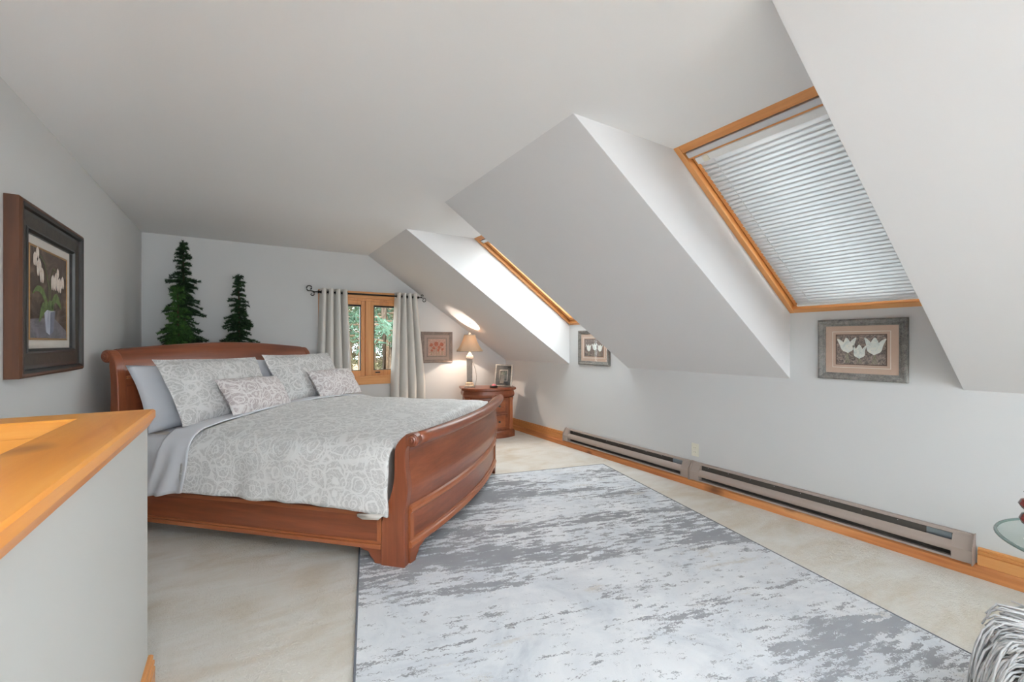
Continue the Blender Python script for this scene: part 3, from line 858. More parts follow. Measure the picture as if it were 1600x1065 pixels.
# ================================================================== curtains and rod
RY, RZ_ = 5.745, 1.918
rod = thing('curtain_rod', 'black iron curtain rod with scroll finials above the window', 'curtain rod')
MB().tube([(0.80, RY, RZ_), (2.05, RY, RZ_)], 0.011, 12).build('rod', M['black'], rod, True)
def scroll(x, s, g=1.0, flip=1):
    mb = MB()
    mb.tube([(x, RY, RZ_), (x + s * 0.015, RY, RZ_)], 0.019, 12)
    up = [(x + s * 0.015, RY, RZ_), (x + s * 0.05, RY, RZ_ - 0.002), (x + s * 0.09, RY, RZ_ + 0.01)]
    for k in range(12):
        a = math.radians(-60 + 28 * k); r = 0.038 * (1 - k / 20)
        up.append((x + s * (0.105 + r * math.cos(a)), RY, RZ_ + 0.042 + r * math.sin(a)))
    mb.tube(up, 0.0065, 8)
    dn = [(x + s * 0.07, RY, RZ_ + 0.003), (x + s * 0.055, RY, RZ_ - 0.012)]
    for k in range(9):
        a = math.radians(150 + 33 * k); r = 0.026 * (1 - k / 14)
        dn.append((x + s * (0.078 + r * math.cos(a)), RY, RZ_ - 0.03 + r * math.sin(a)))
    mb.tube(dn, 0.0055, 8)
    for q in mb.v:
        q.x = x + (q.x - x) * g; q.z = RZ_ + (q.z - RZ_) * g * flip
    mb.build('scroll_finial', M['black'], rod, True)
scroll(0.80, -1); scroll(2.05, 1, 0.8, -1)
for x in (0.835, 2.035):
    MB().tube([(x, YB - 0.001, RZ_ - 0.03), (x, YB - 0.03, RZ_ - 0.03), (x, RY, RZ_ - 0.012)], 0.007, 8).lathe([(0.0, -0.002), (0.022, -0.002), (0.022, 0.002), (0, 0.002)], (x, RY, RZ_ - 0.014), 12).build('rod_bracket', M['black'], rod)

def curtain(xt0, xt1, xb0, xb1, label, seed):
    r = thing('window_curtain', label, 'curtain', (0, 0, 0), 0, 'grommet curtain panels at the window')
    zt, zb = RZ_ + 0.045, 0.06
    nf = 4
    def f(a, b):
        z = zt + (zb - zt) * b
        l = xt0 + (xb0 - xt0) * min(1, b * 1.6); rr = xt1 + (xb1 - xt1) * min(1, b * 1.6)
        ph = a * nf * 2 * PI
        amp = 0.060 - 0.012 * b
        x = l + (rr - l) * (a - 0.030 * math.sin(ph)) + 0.010 * nz(a * 5, b * 2.2, seed) * b
        s = math.sin(ph - PI / 2)
        y = RY + 0.000 - amp * math.copysign(abs(s) ** 0.8, s) + 0.006 * nz(a * 8, b * 3, seed + 3)
        return (x, y, z)
    grid('panel', 112, 60, f, M['curtain'], r, None, True, 0.003)
    for k in range(2 * nf):
        a = (k + 0.5) / (2 * nf)
        p = f(a, (zt - RZ_) / (zt - zb))
        rings = []
        for q in range(16):
            t = 2 * PI * q / 16
            rings.append([(p[0] + 0.004 * math.cos(w_), p[1] + (0.021 + 0.004 * math.sin(w_)) * math.cos(t), RZ_ + (0.021 + 0.004 * math.sin(w_)) * math.sin(t)) for w_ in (0, PI / 2, PI, 3 * PI / 2)])
        mb = MB().loft(rings + [rings[0]], cap=False)
        mb.build('grommet', M['black'], r, True)
    return r
curtain(0.815, 1.135, 0.765, 1.195, 'pale curtain panel hanging left of the casement window, nearest the headboard', 1)
curtain(1.745, 2.035, 1.685, 2.165, 'pale curtain panel hanging right of the casement window, beside the poppy picture', 5)

# ================================================================== picture frames
def m_frame(name, a, b, rough=0.5, sc_=18, metal=0.0):
    t = NT(name); v = t.coord('Object', (1, 1, 1))
    n = t.noise(v, sc_, 5, 0.7, 0.6); m = t.noise(v, sc_ * 6, 3, 0.7)
    f = t.math('ADD', t.math('MULTIPLY', n, 0.6), t.math('MULTIPLY', m, 0.4))
    c = t.ramp(f, [(0.36, a), (0.62, b)])
    t.bump(m, 0.2, 0.002)
    return t.done(c, rough, 0.4, metal)
M['pewter'] = m_frame('pewter_frame', lin(78, 76, 73), lin(140, 136, 130), 0.45, 22)
M['pewter_l'] = m_frame('pewter_lip', lin(120, 116, 110), lin(166, 160, 152), 0.4, 22)
M['taupe'] = m_frame('taupe_frame', lin(108, 96, 90), lin(140, 126, 118), 0.5, 14)
M['ebony'] = m_plain('ebony_frame', lin(26, 23, 21), 0.35, 0.0, 0.5, 0.2, 12, 0.2)
M['bronze'] = m_frame('bronze_frame', lin(42, 36, 30), lin(70, 60, 50), 0.4, 16, 0.3)
M['framewood'] = m_wood('frame_side_wood', lin(52, 26, 10), lin(76, 41, 17), lin(92, 52, 24), 'Y', 1.0, 0.45)
M['gilt'] = m_plain('gilt_bead', lin(176, 136, 84), 0.4, 0.5)
M['silver'] = m_frame('silver_frame', lin(150, 142, 134), lin(204, 198, 190), 0.3, 30, 0.5)

# in every picture: local x to the right, y up, z out of the wall
def moulding(parent, w, h, prof, mat, name):
    """mitred frame from a profile of (inset from outer edge, depth) points; four rails"""
    cs = [(-w / 2, -h / 2), (w / 2, -h / 2), (w / 2, h / 2), (-w / 2, h / 2)]
    for k in range(4):
        a, b = cs[k], cs[(k + 1) % 4]
        def corner(c, ins): return (c[0] - math.copysign(ins, c[0]), c[1] - math.copysign(ins, c[1]))
        mb = MB().loft([[(*corner(a, i), d) for i, d in prof], [(*corner(b, i), d) for i, d in prof]])
        mb.build(name, mat, parent)

def panel(parent, x0, y0, x1, y1, z, mat, name, t=0.0015):
    return MB().box((x0, y0, z - t), (x1, y1, z)).build(name, mat, parent)

def shape(parent, pts, z, mat, name, t=0.0006):
    n = len(pts)
    v = [(x, y, z) for x, y in pts] + [(x, y, z - t) for x, y in pts]
    return obj(name, v, [tuple(range(n))] + [(i, (i + 1) % n, n + (i + 1) % n, n + i) for i in range(n)], mat, parent)

def blob(pts, n=5):
    P = pts + [pts[0]]
    return catmull(P, n)[:-1]

def m_art(name, stops, sc_=14, dist=1.5, stretch=(1, 1, 1)):
    t = NT(name); v = t.coord('Object', stretch)
    n = t.noise(v, sc_, 6, 0.7, dist)
    return t.done(t.ramp(n, stops), 0.7, 0.2)
M['art_green'] = m_art('art_tulip_ground', [(0.25, lin(64, 60, 60)), (0.42, lin(104, 97, 94)), (0.55, lin(152, 138, 130)), (0.7, lin(194, 176, 162))], 26, 2.5)
M['art_petal'] = m_art('art_petal', [(0.3, lin(196, 208, 206)), (0.55, lin(236, 239, 233)), (0.8, lin(244, 240, 220))], 30, 1.0)
M['art_stem'] = m_art('art_stem', [(0.3, lin(110, 108, 92)), (0.7, lin(168, 164, 144))], 40)
M['art_poppy'] = m_art('art_poppy_ground', [(0.3, lin(150, 120, 110)), (0.5, lin(186, 152, 138)), (0.7, lin(206, 176, 158))], 30, 2)
M['art_red'] = m_art('art_poppy', [(0.3, lin(140, 76, 60)), (0.6, lin(184, 112, 88)), (0.8, lin(206, 150, 120))], 60, 1)
M['art_dark'] = m_art('art_orchid_ground', [(0.25, lin(48, 38, 34)), (0.48, lin(88, 74, 66)), (0.62, lin(120, 100, 88)), (0.8, lin(158, 126, 108))], 6, 1.5)
M['art_floor'] = m_art('art_orchid_table', [(0.3, lin(96, 92, 98)), (0.7, lin(138, 132, 138))], 9, 1.0)
M['art_orchid'] = m_art('art_orchid', [(0.25, lin(206, 176, 162)), (0.5, lin(232, 218, 206)), (0.8, lin(244, 238, 230))], 40, 1.0)
M['art_leaf'] = m_art('art_leaf', [(0.3, lin(70, 84, 50)), (0.55, lin(106, 126, 76)), (0.8, lin(150, 166, 108))], 30, 1.0)
M['art_vase'] = m_art('art_vase', [(0.3, lin(138, 142, 158)), (0.6, lin(190, 192, 204)), (0.8, lin(222, 222, 226))], 10, 1.0, (6, 0.6, 1))
M['art_vase_s'] = m_art('art_vase_side', [(0.3, lin(96, 100, 116)), (0.7, lin(138, 140, 154))], 10, 1.0, (6, 0.6, 1))
M['mat_tan'] = m_plain('tan_mat', lin(196, 170, 152), 0.85)
M['mat_cream'] = m_plain('cream_mat', lin(222, 214, 204), 0.85)
M['mat_pale'] = m_plain('pale_mat', lin(206, 200, 192), 0.85)
M['mat_brown'] = m_plain('brown_line', lin(104, 84, 74), 0.8)
M['mat_taupe'] = m_plain('taupe_mat', lin(164, 146, 136), 0.85)

def tulip(par, x, y, s, z, open_=1.0, rot=0.0):
    def R(p): return (x + s * (p[0] * math.cos(rot) - p[1] * math.sin(rot)), y + s * (p[0] * math.sin(rot) + p[1] * math.cos(rot)))
    shape(par, [R(p) for p in blob([(0, -0.5), (-0.32, -0.3), (-0.42 * open_, 0.1), (-0.52 * open_, 0.52), (-0.25, 0.32), (-0.12, 0.0)])], z, M['art_petal'], 'painted_petal')
    shape(par, [R(p) for p in blob([(0, -0.5), (0.32, -0.3), (0.42 * open_, 0.1), (0.55 * open_, 0.5), (0.25, 0.30), (0.12, 0.0)])], z, M['art_petal'], 'painted_petal')
    shape(par, [R(p) for p in blob([(0, -0.52), (-0.24, -0.3), (-0.22, 0.15), (0.0, 0.55), (0.22, 0.15), (0.24, -0.3)])], z + 0.0007, M['art_petal'], 'painted_petal')

def picture(name, label, loc, rot, w, h):
    o = thing(name, label, 'picture')
    o.location = loc; o.rotation_euler = rot
    return o
ROT_K = (PI / 2, 0, -PI / 2)     # faces -x (on the knee wall)
ROT_B = (PI / 2, 0, 0)           # faces -y (on the gable wall)
ROT_L = (PI / 2, 0, PI / 2)      # faces +x (on the left wall)

def tulip_picture(label, loc, w, h, flowers, fw=0.045):
    p = picture('tulip_picture', label, loc, ROT_K, w, h)
    prof = [(0, 0), (0, 0.020), (0.006, 0.026), (0.014, 0.027), (fw - 0.012, 0.016), (fw - 0.010, 0.018), (fw, 0.014), (fw, 0.0)]
    moulding(p, w, h, prof, M['pewter'], 'frame_rail')
    iw, ih = w / 2 - fw, h / 2 - fw
    panel(p, -iw, -ih, iw, ih, 0.008, M['mat_tan'], 'outer_mat')
    a, b = iw - 0.040, ih - 0.036
    moulding(p, 2 * a, 2 * b, [(0, 0.008), (0, 0.0095), (0.004, 0.0095), (0.004, 0.008)], M['mat_cream'], 'mat_line')
    a, b = a - 0.020, b - 0.020
    moulding(p, 2 * a, 2 * b, [(0, 0.008), (0, 0.0100), (0.006, 0.0100), (0.006, 0.008)], M['mat_brown'], 'inner_line')
    art = panel(p, -a + 0.004, -b + 0.004, a - 0.004, b - 0.004, 0.0092, M['art_green'], 'tulip_print')
    hh = 2 * b
    for fx, fy, fs, fo, fr in flowers:
        for k in (-1, 0, 1):
            x = fx * 2 * a + k * 0.012
            shape(art, [(x - 0.003, -b + 0.01), (x + 0.003, -b + 0.01), (fx * 2 * a + 0.002, fy * hh - fs * 0.4), (fx * 2 * a - 0.002, fy * hh - fs * 0.4)], 0.0098, M['art_stem'], 'painted_stem')
        tulip(art, fx * 2 * a, fy * hh, fs, 0.0104, fo, fr)
    panel(p, -iw, -ih, iw, ih, 0.0132, M['picglass'], 'glazing', 0.001)
    return p
tulip_picture('grey framed print of three white tulips under the near skylight', (XK - 0.001, 1.236, 1.253), 0.492, 0.408,
              [(-0.26, 0.13, 0.098, 1.05, 0.1), (-0.02, -0.07, 0.088, 0.85, 0.0), (0.27, 0.10, 0.108, 1.0, -0.05)])
tulip_picture('grey framed white tulip print in the far skylight shaft, half hidden by the slope', (XK - 0.001, 3.815, 1.24), 0.53, 0.408,
              [(-0.26, -0.02, 0.080, 1.0, 0.0), (0.05, 0.04, 0.080, 1.0, 0.1), (0.33, -0.02, 0.080, 1.0, -0.1)])

# poppies on the gable wall
p = picture('poppy_picture', 'small taupe framed poppy print between the curtain and the lamp', (2.355, YB - 0.001, 1.233), ROT_B, 0.47, 0.44)
w_, h_ = 0.472, 0.442
moulding(p, w_, h_, [(0, 0), (0, 0.020), (0.008, 0.024), (0.03, 0.016), (0.048, 0.014), (0.048, 0)], M['taupe'], 'frame_rail')
panel(p, -w_ / 2 + 0.048, -h_ / 2 + 0.048, w_ / 2 - 0.048, h_ / 2 - 0.048, 0.008, M['mat_taupe'], 'outer_mat')
moulding(p, 0.30, 0.27, [(0, 0.008), (0, 0.0105), (0.010, 0.0105), (0.010, 0.008)], M['taupe'], 'mat_line')
art = panel(p, -0.132, -0.115, 0.132, 0.115, 0.0095, M['art_poppy'], 'poppy_print')
rnd = random.Random(5)
for k, (fx, fy, s) in enumerate([(-0.085, 0.03, 0.03), (-0.045, -0.01, 0.026), (-0.01, 0.045, 0.036), (0.035, 0.0, 0.03), (0.07, 0.04, 0.034), (0.02, -0.04, 0.022), (-0.075, -0.045, 0.02), (0.085, -0.03, 0.022)]):
    shape(art, [(fx - 0.002, -0.11), (fx + 0.002, -0.11), (fx + 0.001, fy), (fx - 0.001, fy)], 0.0100, M['art_leaf'], 'painted_stem')
    shape(art, blob([(fx + s * (0.75 + 0.35 * rnd.random()) * math.cos(t), fy + s * (0.6 + 0.4 * rnd.random()) * math.sin(t)) for t in [2 * PI * q / 7 for q in range(7)]]), 0.0105, M['art_red'], 'painted_flower')
panel(p, -w_ / 2 + 0.048, -h_ / 2 + 0.048, w_ / 2 - 0.048, h_ / 2 - 0.048, 0.0135, M['picglass'], 'glazing', 0.001)

# orchids on the left wall
ow, oh = 0.90, 0.81
p = picture('orchid_picture', 'big dark framed painting of white orchids in a vase on the left wall', (XL + 0.001, 3.215, 1.544), ROT_L, ow, oh)
D = 0.055
moulding(p, ow, oh, [(0, 0), (0, D - 0.008), (0.010, D), (0.020, D), (0.020, 0)], M['framewood'], 'outer_rail')
moulding(p, ow - 0.04, oh - 0.04, [(0, D - 0.020), (0, D + 0.002), (0.012, D - 0.004), (0.018, D - 0.016), (0.035, D - 0.016), (0.035, D - 0.03)], M['ebony'], 'dark_rail')
moulding(p, ow - 0.11, oh - 0.11, [(0, D - 0.035), (0, D - 0.015), (0.055, D - 0.019), (0.055, D - 0.035)], M['bronze'], 'flat_rail')
moulding(p, ow - 0.22, oh - 0.22, [(0, D - 0.035), (0, D - 0.016), (0.010, D - 0.013), (0.022, D - 0.022), (0.022, D - 0.04)], M['ebony'], 'inner_rail')
iw, ih = ow / 2 - 0.132, oh / 2 - 0.132
panel(p, -iw, -ih, iw, ih, 0.020, M['mat_pale'], 'liner', 0.004)
a, b = iw - 0.055, ih - 0.042
moulding(p, 2 * a, 2 * b, [(0, 0.020), (0, 0.024), (0.005, 0.026), (0.010, 0.024), (0.010, 0.02)], M['gilt'], 'gilt_slip')
art = panel(p, -a + 0.009, -b + 0.009, a - 0.009, b - 0.009, 0.0225, M['art_dark'], 'orchid_painting')
Z = 0.0232
shape(art, [(-a + 0.009, -b + 0.009), (a - 0.009, -b + 0.009), (a - 0.009, -b + 0.05), (0.06, -b + 0.12), (-a + 0.009, -b + 0.10)], Z, M['art_floor'], 'painted_table')
sx = a / 0.29
shape(art, [(-0.085 * sx, -0.075), (0.085 * sx, -0.075), (0.055 * sx, -0.185), (0.0, -0.205), (-0.055 * sx, -0.19)], Z + 0.0007, M['art_vase'], 'painted_vase')
shape(art, [(0.01, -0.085), (0.085 * sx, -0.075), (0.055 * sx, -0.185), (0.0, -0.205)], Z + 0.0014, M['art_vase_s'], 'painted_vase_side')
for pts in ([(-0.01, -0.07), (-0.05, -0.02), (-0.11, 0.03), (-0.19, 0.035), (-0.25, -0.01), (-0.19, 0.01), (-0.12, -0.005), (-0.06, -0.06)],
            [(0.0, -0.07), (0.04, -0.01), (0.10, 0.02), (0.16, -0.02), (0.18, -0.06), (0.13, -0.04), (0.08, -0.03), (0.03, -0.07)],
            [(-0.03, -0.07), (-0.10, -0.04), (-0.14, -0.08), (-0.16, -0.14), (-0.12, -0.12), (-0.08, -0.09)],
            [(-0.05, -0.075), (-0.02, -0.03), (0.03, -0.03), (0.05, -0.075)]):
    shape(art, blob([(x * sx, y) for x, y in pts]), Z + 0.0021, M['art_leaf'], 'painted_leaf')
for pts in ([(-0.01, -0.05), (-0.02, 0.05), (-0.08, 0.16), (-0.16, 0.20), (-0.16, 0.197), (-0.082, 0.155), (-0.024, 0.05), (-0.014, -0.05)],
            [(0.0, -0.05), (0.0, 0.08), (0.05, 0.15), (0.16, 0.13), (0.16, 0.127), (0.05, 0.146), (0.004, 0.08), (0.004, -0.05)]):
    shape(art, [(x * sx, y) for x, y in pts], Z + 0.0021, M['art_leaf'], 'painted_stem')
for x, y, r in ((-0.22, 0.165, 0.030), (-0.185, 0.20, 0.026), (-0.165, 0.13, 0.040), (-0.125, 0.095, 0.034), (0.04, 0.075, 0.036), (0.095, 0.085, 0.044), (0.15, 0.07, 0.036), (0.20, 0.09, 0.030), (0.12, 0.135, 0.022)):
    for k in (-1, 1):
        shape(art, blob([(x * sx + k * r * 0.08, y + r * 1.1), (x * sx + k * r * 0.62, y + r * 0.5), (x * sx + k * r * 0.66, y - r * 0.6), (x * sx + k * r * 0.30, y - r * 1.15), (x * sx + k * r * 0.06, y - r * 0.4)]), Z + 0.0030, M['art_orchid'], 'painted_petal')
panel(p, -iw, -ih, iw, ih, 0.0300, M['picglass'], 'glazing', 0.001)

# ================================================================== electric baseboard heaters
def heater(y0, y1, label):
    r = thing('baseboard_heater', label, 'heater', (XK, 0, 0.068), 0, 'electric baseboard heaters on the knee wall')
    H, Dp = 0.156, 0.062
    ext = lambda p, q, t: (-p, t, q)
    # back plate with hood on top and drip lip at the bottom
    MB().prism([(0, 0), (0.030, 0), (Dp, 0.004), (Dp, 0.016), (Dp - 0.004, 0.016), (Dp - 0.004, 0.008), (0.004, 0.006), (0.004, H - 0.006), (0.020, H - 0.010), (0.026, H - 0.018), (0.030, H - 0.016), (0.024, H - 0.004), (0.016, H), (0, H)], ext, y0 + 0.004, y1 - 0.004).build('back_plate', M['heater'], r)
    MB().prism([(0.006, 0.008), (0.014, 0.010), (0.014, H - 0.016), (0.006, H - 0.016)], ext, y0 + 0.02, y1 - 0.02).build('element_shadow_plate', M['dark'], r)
    MB().prism(catmull([(Dp - 0.004, 0.044), (Dp, 0.050), (Dp + 0.001, 0.068), (Dp - 0.008, 0.086), (Dp - 0.022, 0.102)], 4) + [(Dp - 0.026, 0.100)] + list(reversed([(v - 0.004, z - 0.001) for v, z in catmull([(Dp - 0.004, 0.044), (Dp, 0.050), (Dp + 0.001, 0.068), (Dp - 0.008, 0.086), (Dp - 0.022, 0.102)], 4)])), ext, y0 + 0.004, y1 - 0.004).build('front_cover', M['heater'], r)
    body = [(0, 0), (Dp, 0.003), (Dp + 0.0015, 0.040), (Dp + 0.002, 0.072), (Dp - 0.010, 0.094), (0.026, H - 0.014), (0.016, H + 0.001), (0, H + 0.001)]
    for a, b in ((y0, y0 + 0.085), (y1 - 0.085, y1)):
        e = MB().prism(body, ext, a, b).build('end_cap', M['heater'], r)
        yy = y0 - 0.003 if a == y0 else y1 - 0.001
        MB().prism([(0, -0.004), (Dp + 0.008, -0.004), (Dp + 0.008, H * 0.62), (0.03, H + 0.003), (0, H + 0.005)], ext, yy, yy + 0.004).build('end_plate', M['heater'], e)
    n = int((y1 - y0 - 0.3) / 0.16)
    for k in range(n):
        y = y0 + 0.15 + (y1 - y0 - 0.3) * k / max(1, n - 1)
        MB().lathe([(0, -0.001), (0.003, -0.001), (0.003, 0.001), (0, 0.001)], (-0.015, y, H - 0.030), 6).build('rivet', M['alu'], r)
    MB().box((-0.020, y0 + 0.09, 0.095), (-0.015, y0 + 0.20, H - 0.022)).build('junction_plate', M['steel'], r)
    return r
heater(0.705, 2.492, 'long taupe electric baseboard heater under the near skylight')
heater(2.508, 4.318, 'long taupe electric baseboard heater towards the nightstand')

# wall outlet
o = thing('wall_outlet', 'ivory wall outlet just above the heaters', 'outlet', (XK, 2.481, 0.327))
MB().bbox((-0.006, -0.036, -0.058), (0, 0.036, 0.058), 0.003).build('cover_plate', M['ivory'], o)
for z in (-0.02, 0.02):
    s = MB().bbox((-0.008, -0.017, z - 0.014), (-0.005, 0.017, z + 0.014), 0.004).build('socket', M['ivory'], o)
    MB().box((-0.0086, -0.008, z - 0.004), (-0.0078, -0.006, z + 0.006)).box((-0.0086, 0.006, z - 0.004), (-0.0078, 0.008, z + 0.006)).build('socket_slots', M['dark'], s)
MB().lathe([(0, -0.002), (0.003, -0.002), (0.003, 0.002), (0, 0.002)], (-0.006, 0, 0), 8).build('screw', M['alu'], o)

# ================================================================== nightstand
NS = (2.93, 5.36); NR = -R_(19)
ns = thing('nightstand', 'bow-front cherry nightstand in the corner under the lamp', 'nightstand', (NS[0], NS[1], 0), NR)
def ns_outline(hw, hd, bowd, n=14, r=0.03):
    pts = [(hw, hd), (-hw, hd), (-hw, -hd * 0.45)]
    k = [(-hw + 2 * hw * i / n) for i in range(n + 1)]
    arc = [(x, -hd * 0.45 - (hd * 0.55 + bowd) * (1 - abs(x / hw) ** 2.6)) for x in k]
    return [(hw, hd), (-hw, hd)] + arc
def slab(z0, z1, hw, hd, bd, name, mat, hw2=None, parent=ns):
    a = ns_outline(hw, hd, bd); b = ns_outline(hw2 or hw, hd + ((hw2 or hw) - hw), bd)
    return MB().loft([[(x, y, z0) for x, y in a], [(x, y, z1) for x, y in b]]).build(name, mat, parent)
top_ = MB()
prof = [(0.360, 0.640), (0.372, 0.648), (0.380, 0.655), (0.380, 0.672), (0.374, 0.680)]
top_.loft([[(x, y, z) for x, y in ns_outline(hw, hw - 0.145, 0.02)] for hw, z in prof])
top_.build('top', M['cherryX'], ns)
slab(0.10, 0.55, 0.335, 0.195, 0.015, 'carcass', M['cherryZ'])
MB().loft([[(x, y, z) for x, y in ns_outline(hw, hw - 0.14, 0.02)] for hw, z in ((0.338, 0.545), (0.352, 0.560), (0.360, 0.59), (0.352, 0.62), (0.345, 0.642))]).build('frieze_drawer', M['cherryX'], ns)
MB().loft([[(x, y, z) for x, y in ns_outline(hw, hw - 0.14, 0.02)] for hw, z in ((0.362, 0.0), (0.362, 0.075), (0.350, 0.095), (0.340, 0.105))]).build('plinth', M['cherryX'], ns)
# drawer fronts follow the bow
def ns_front(x, hw=0.335, hd=0.195, bd=0.015): return -hd * 0.45 - (hd * 0.55 + bd) * (1 - abs(x / hw) ** 2.6)
xs = [-0.245 + 0.49 * i / 14 for i in range(15)]
for z0, z1 in ((0.125, 0.325), (0.340, 0.535)):
    d = MB().loft([[(x, ns_front(x) - 0.012, z0), (x, ns_front(x) - 0.012, z1), (x, ns_front(x) + 0.01, z1), (x, ns_front(x) + 0.01, z0)] for x in xs]).build('drawer', M['cherryX'], ns)
    d2 = MB().loft([[(x, ns_front(x) - 0.016, z0 + 0.02), (x, ns_front(x) - 0.016, z1 - 0.02), (x, ns_front(x) - 0.01, z1 - 0.02), (x, ns_front(x) - 0.01, z0 + 0.02)] for x in xs[1:-1]]).build('raised_field', M['cherrylX'], d)
    for kx in (-0.12, 0.12):
        MB().lathe([(0.0, -0.02), (0.012, -0.018), (0.016, -0.008), (0.010, 0.0), (0.006, 0.012), (0.006, 0.02)], (0, 0, 0), 12).build('knob', M['bronze'], d)
        k = d.children[-1] if d.children else None
        kb = [c for c in bpy.data.objects if c.parent == d and c.name.startswith('knob')][-1]
        kb.rotation_euler = (-PI / 2, 0, 0); kb.location = (kx, ns_front(kx) - 0.03, (z0 + z1) / 2)
for x in (-0.295, 0.295):
    y = ns_front(x)
    MB().square([(0.030, 0.10), (0.032, 0.12), (0.026, 0.135), (0.026, 0.50), (0.032, 0.52), (0.034, 0.545)], (x, y + 0.005, 0), 0.5 if x > 0 else -0.5, 0.25).build('pilaster', M['cherrylZ'], ns)
NST = 0.680
def on_ns(x, y):
    c, s = math.cos(NR), math.sin(NR)
    return (NS[0] + x * c - y * s, NS[1] + x * s + y * c, NST)

# ------------------------------------------------------------------ table lamp
def m_mosaic():
    t = NT('lamp_mosaic'); v = t.coord()
    e = t.voro(v, 85, 'DISTANCE_TO_EDGE'); n = t.noise(v, 30, 3)
    c = t.mix(t.ramp(e, [(0.02, BW(0)), (0.10, BW(1))]), lin(52, 48, 44), t.mix(n, lin(120, 111, 102), lin(184, 175, 166)))
    t.bump(e, 0.6, 0.004)
    return t.done(c, 0.35, 0.5, 0.3)
M['mosaic'] = m_mosaic()
M['lampstone'] = m_frame('lamp_stone', lin(150, 137, 126), lin(196, 184, 172), 0.5, 20)
LP = (2.70, 5.47, NST)
lamp = thing('table_lamp', 'lit table lamp with beige bell shade and mosaic column on the nightstand', 'lamp', LP, R_(-28))
MB().square([(0.072, 0.0), (0.074, 0.012), (0.066, 0.022), (0.066, 0.03), (0.056, 0.040), (0.058, 0.052), (0.046, 0.066), (0.042, 0.07)], (0, 0, 0), 0, 0.08).build('base', M['silver'], lamp)
MB().square([(0.040, 0.07), (0.040, 0.075), (0.037, 0.08), (0.040, 0.385), (0.040, 0.39)], (0, 0, 0), 0, 0.06).build('column', M['mosaic'], lamp)
MB().square([(0.048, 0.39), (0.052, 0.402), (0.052, 0.418), (0.046, 0.426), (0.046, 0.436), (0.030, 0.446)], (0, 0, 0), 0, 0.1).build('capital', M['lampstone'], lamp)
MB().lathe([(0.034, 0.446), (0.036, 0.452), (0.020, 0.470), (0.012, 0.482), (0.014, 0.490), (0.008, 0.495), (0.006, 0.54)], (0, 0, 0), 20).build('neck', M['lampstone'], lamp, True)
sp = [(0.178, 0.500), (0.174, 0.512), (0.150, 0.545), (0.122, 0.595), (0.098, 0.650), (0.084, 0.700), (0.080, 0.725)]
sr = catmull(sp, 3); n = 40
rings = [[(r * (1 + 0.035 * math.cos(8 * 2 * PI * i / n) * (1 - k / len(sr))) * math.cos(2 * PI * i / n), r * (1 + 0.035 * math.cos(8 * 2 * PI * i / n) * (1 - k / len(sr))) * math.sin(2 * PI * i / n), z) for i in range(n)] for k, (r, z) in enumerate(sr)]
so = MB().loft(rings, cap=False).build('shade', M['shade'], lamp, True)
m = so.modifiers.new('solid', 'SOLIDIFY'); m.thickness = 0.002
for r, z, nm in ((0.181, 0.498, 'shade_trim'), (0.081, 0.727, 'shade_trim')):
    MB().loft([[(rr * math.cos(2 * PI * i / 40), rr * math.sin(2 * PI * i / 40), zz) for i in range(40)] for rr, zz in ((r, z - 0.004), (r + 0.002, z), (r, z + 0.005), (r - 0.004, z + 0.004), (r - 0.004, z - 0.003), (r, z - 0.004))], cap=False).build(nm, M['lampstone'], so, True)
MB().tube([(0, 0, 0.53), (0, 0, 0.735)], 0.003, 6).tube([(0, -0.04, 0.53), (0, -0.055, 0.60), (0, -0.03, 0.69), (0, 0, 0.715)], 0.002, 6).tube([(0, 0.04, 0.53), (0, 0.055, 0.60), (0, 0.03, 0.69), (0, 0, 0.715)], 0.002, 6).build('harp', M['gilt'], lamp)
MB().lathe([(0.006, 0.715), (0.012, 0.722), (0.006, 0.732), (0.014, 0.745), (0.008, 0.758), (0.0, 0.764)], (0, 0, 0), 14).build('finial', M['lampstone'], lamp, True)
tb = NT('bulb')
_tr = tb.node('ShaderNodeBsdfTransparent'); _em = tb.node('ShaderNodeEmission'); _mx = tb.node('ShaderNodeMixShader')
_em.inputs[0].default_value = (1.0, 0.82, 0.62, 1); _em.inputs[1].default_value = 6.0; _mx.inputs[0].default_value = 0.4
tb.link(_tr.outputs[0], _mx.inputs[1]); tb.link(_em.outputs[0], _mx.inputs[2]); tb.link(_mx.outputs[0], tb.out.inputs[0])
M['bulb'] = tb.m
MB().lathe([(0.010, 0.535), (0.014, 0.55), (0.026, 0.58), (0.030, 0.60), (0.026, 0.62), (0.012, 0.635), (0.0, 0.638)], (0, 0, 0), 16).build('bulb', M['bulb'], lamp, True)
pl = bpy.data.lights.new('lamp_glow', 'POINT'); pl.energy = 44; pl.color = (1.0, 0.85, 0.72); pl.shadow_soft_size = 0.01
po_ = bpy.data.objects.new('lamp_glow', pl); COL.objects.link(po_); po_.location = (0, 0, 0.622); po_.parent = lamp
# lamp cord trailing from the column
cd = []
for k in range(14):
    a = k / 13
    cd.append((0.045 + 0.05 * math.sin(a * 2.6), -0.01 + 0.03 * a, 0.34 * (1 - a) + 0.004))
MB().tube(cd, 0.0035, 6).tube([(0.045, -0.01, 0.34), (0.03, 0, 0.37), (0.05, 0.0, 0.40)], 0.003, 6).build('cord', M['silver'], lamp, True)

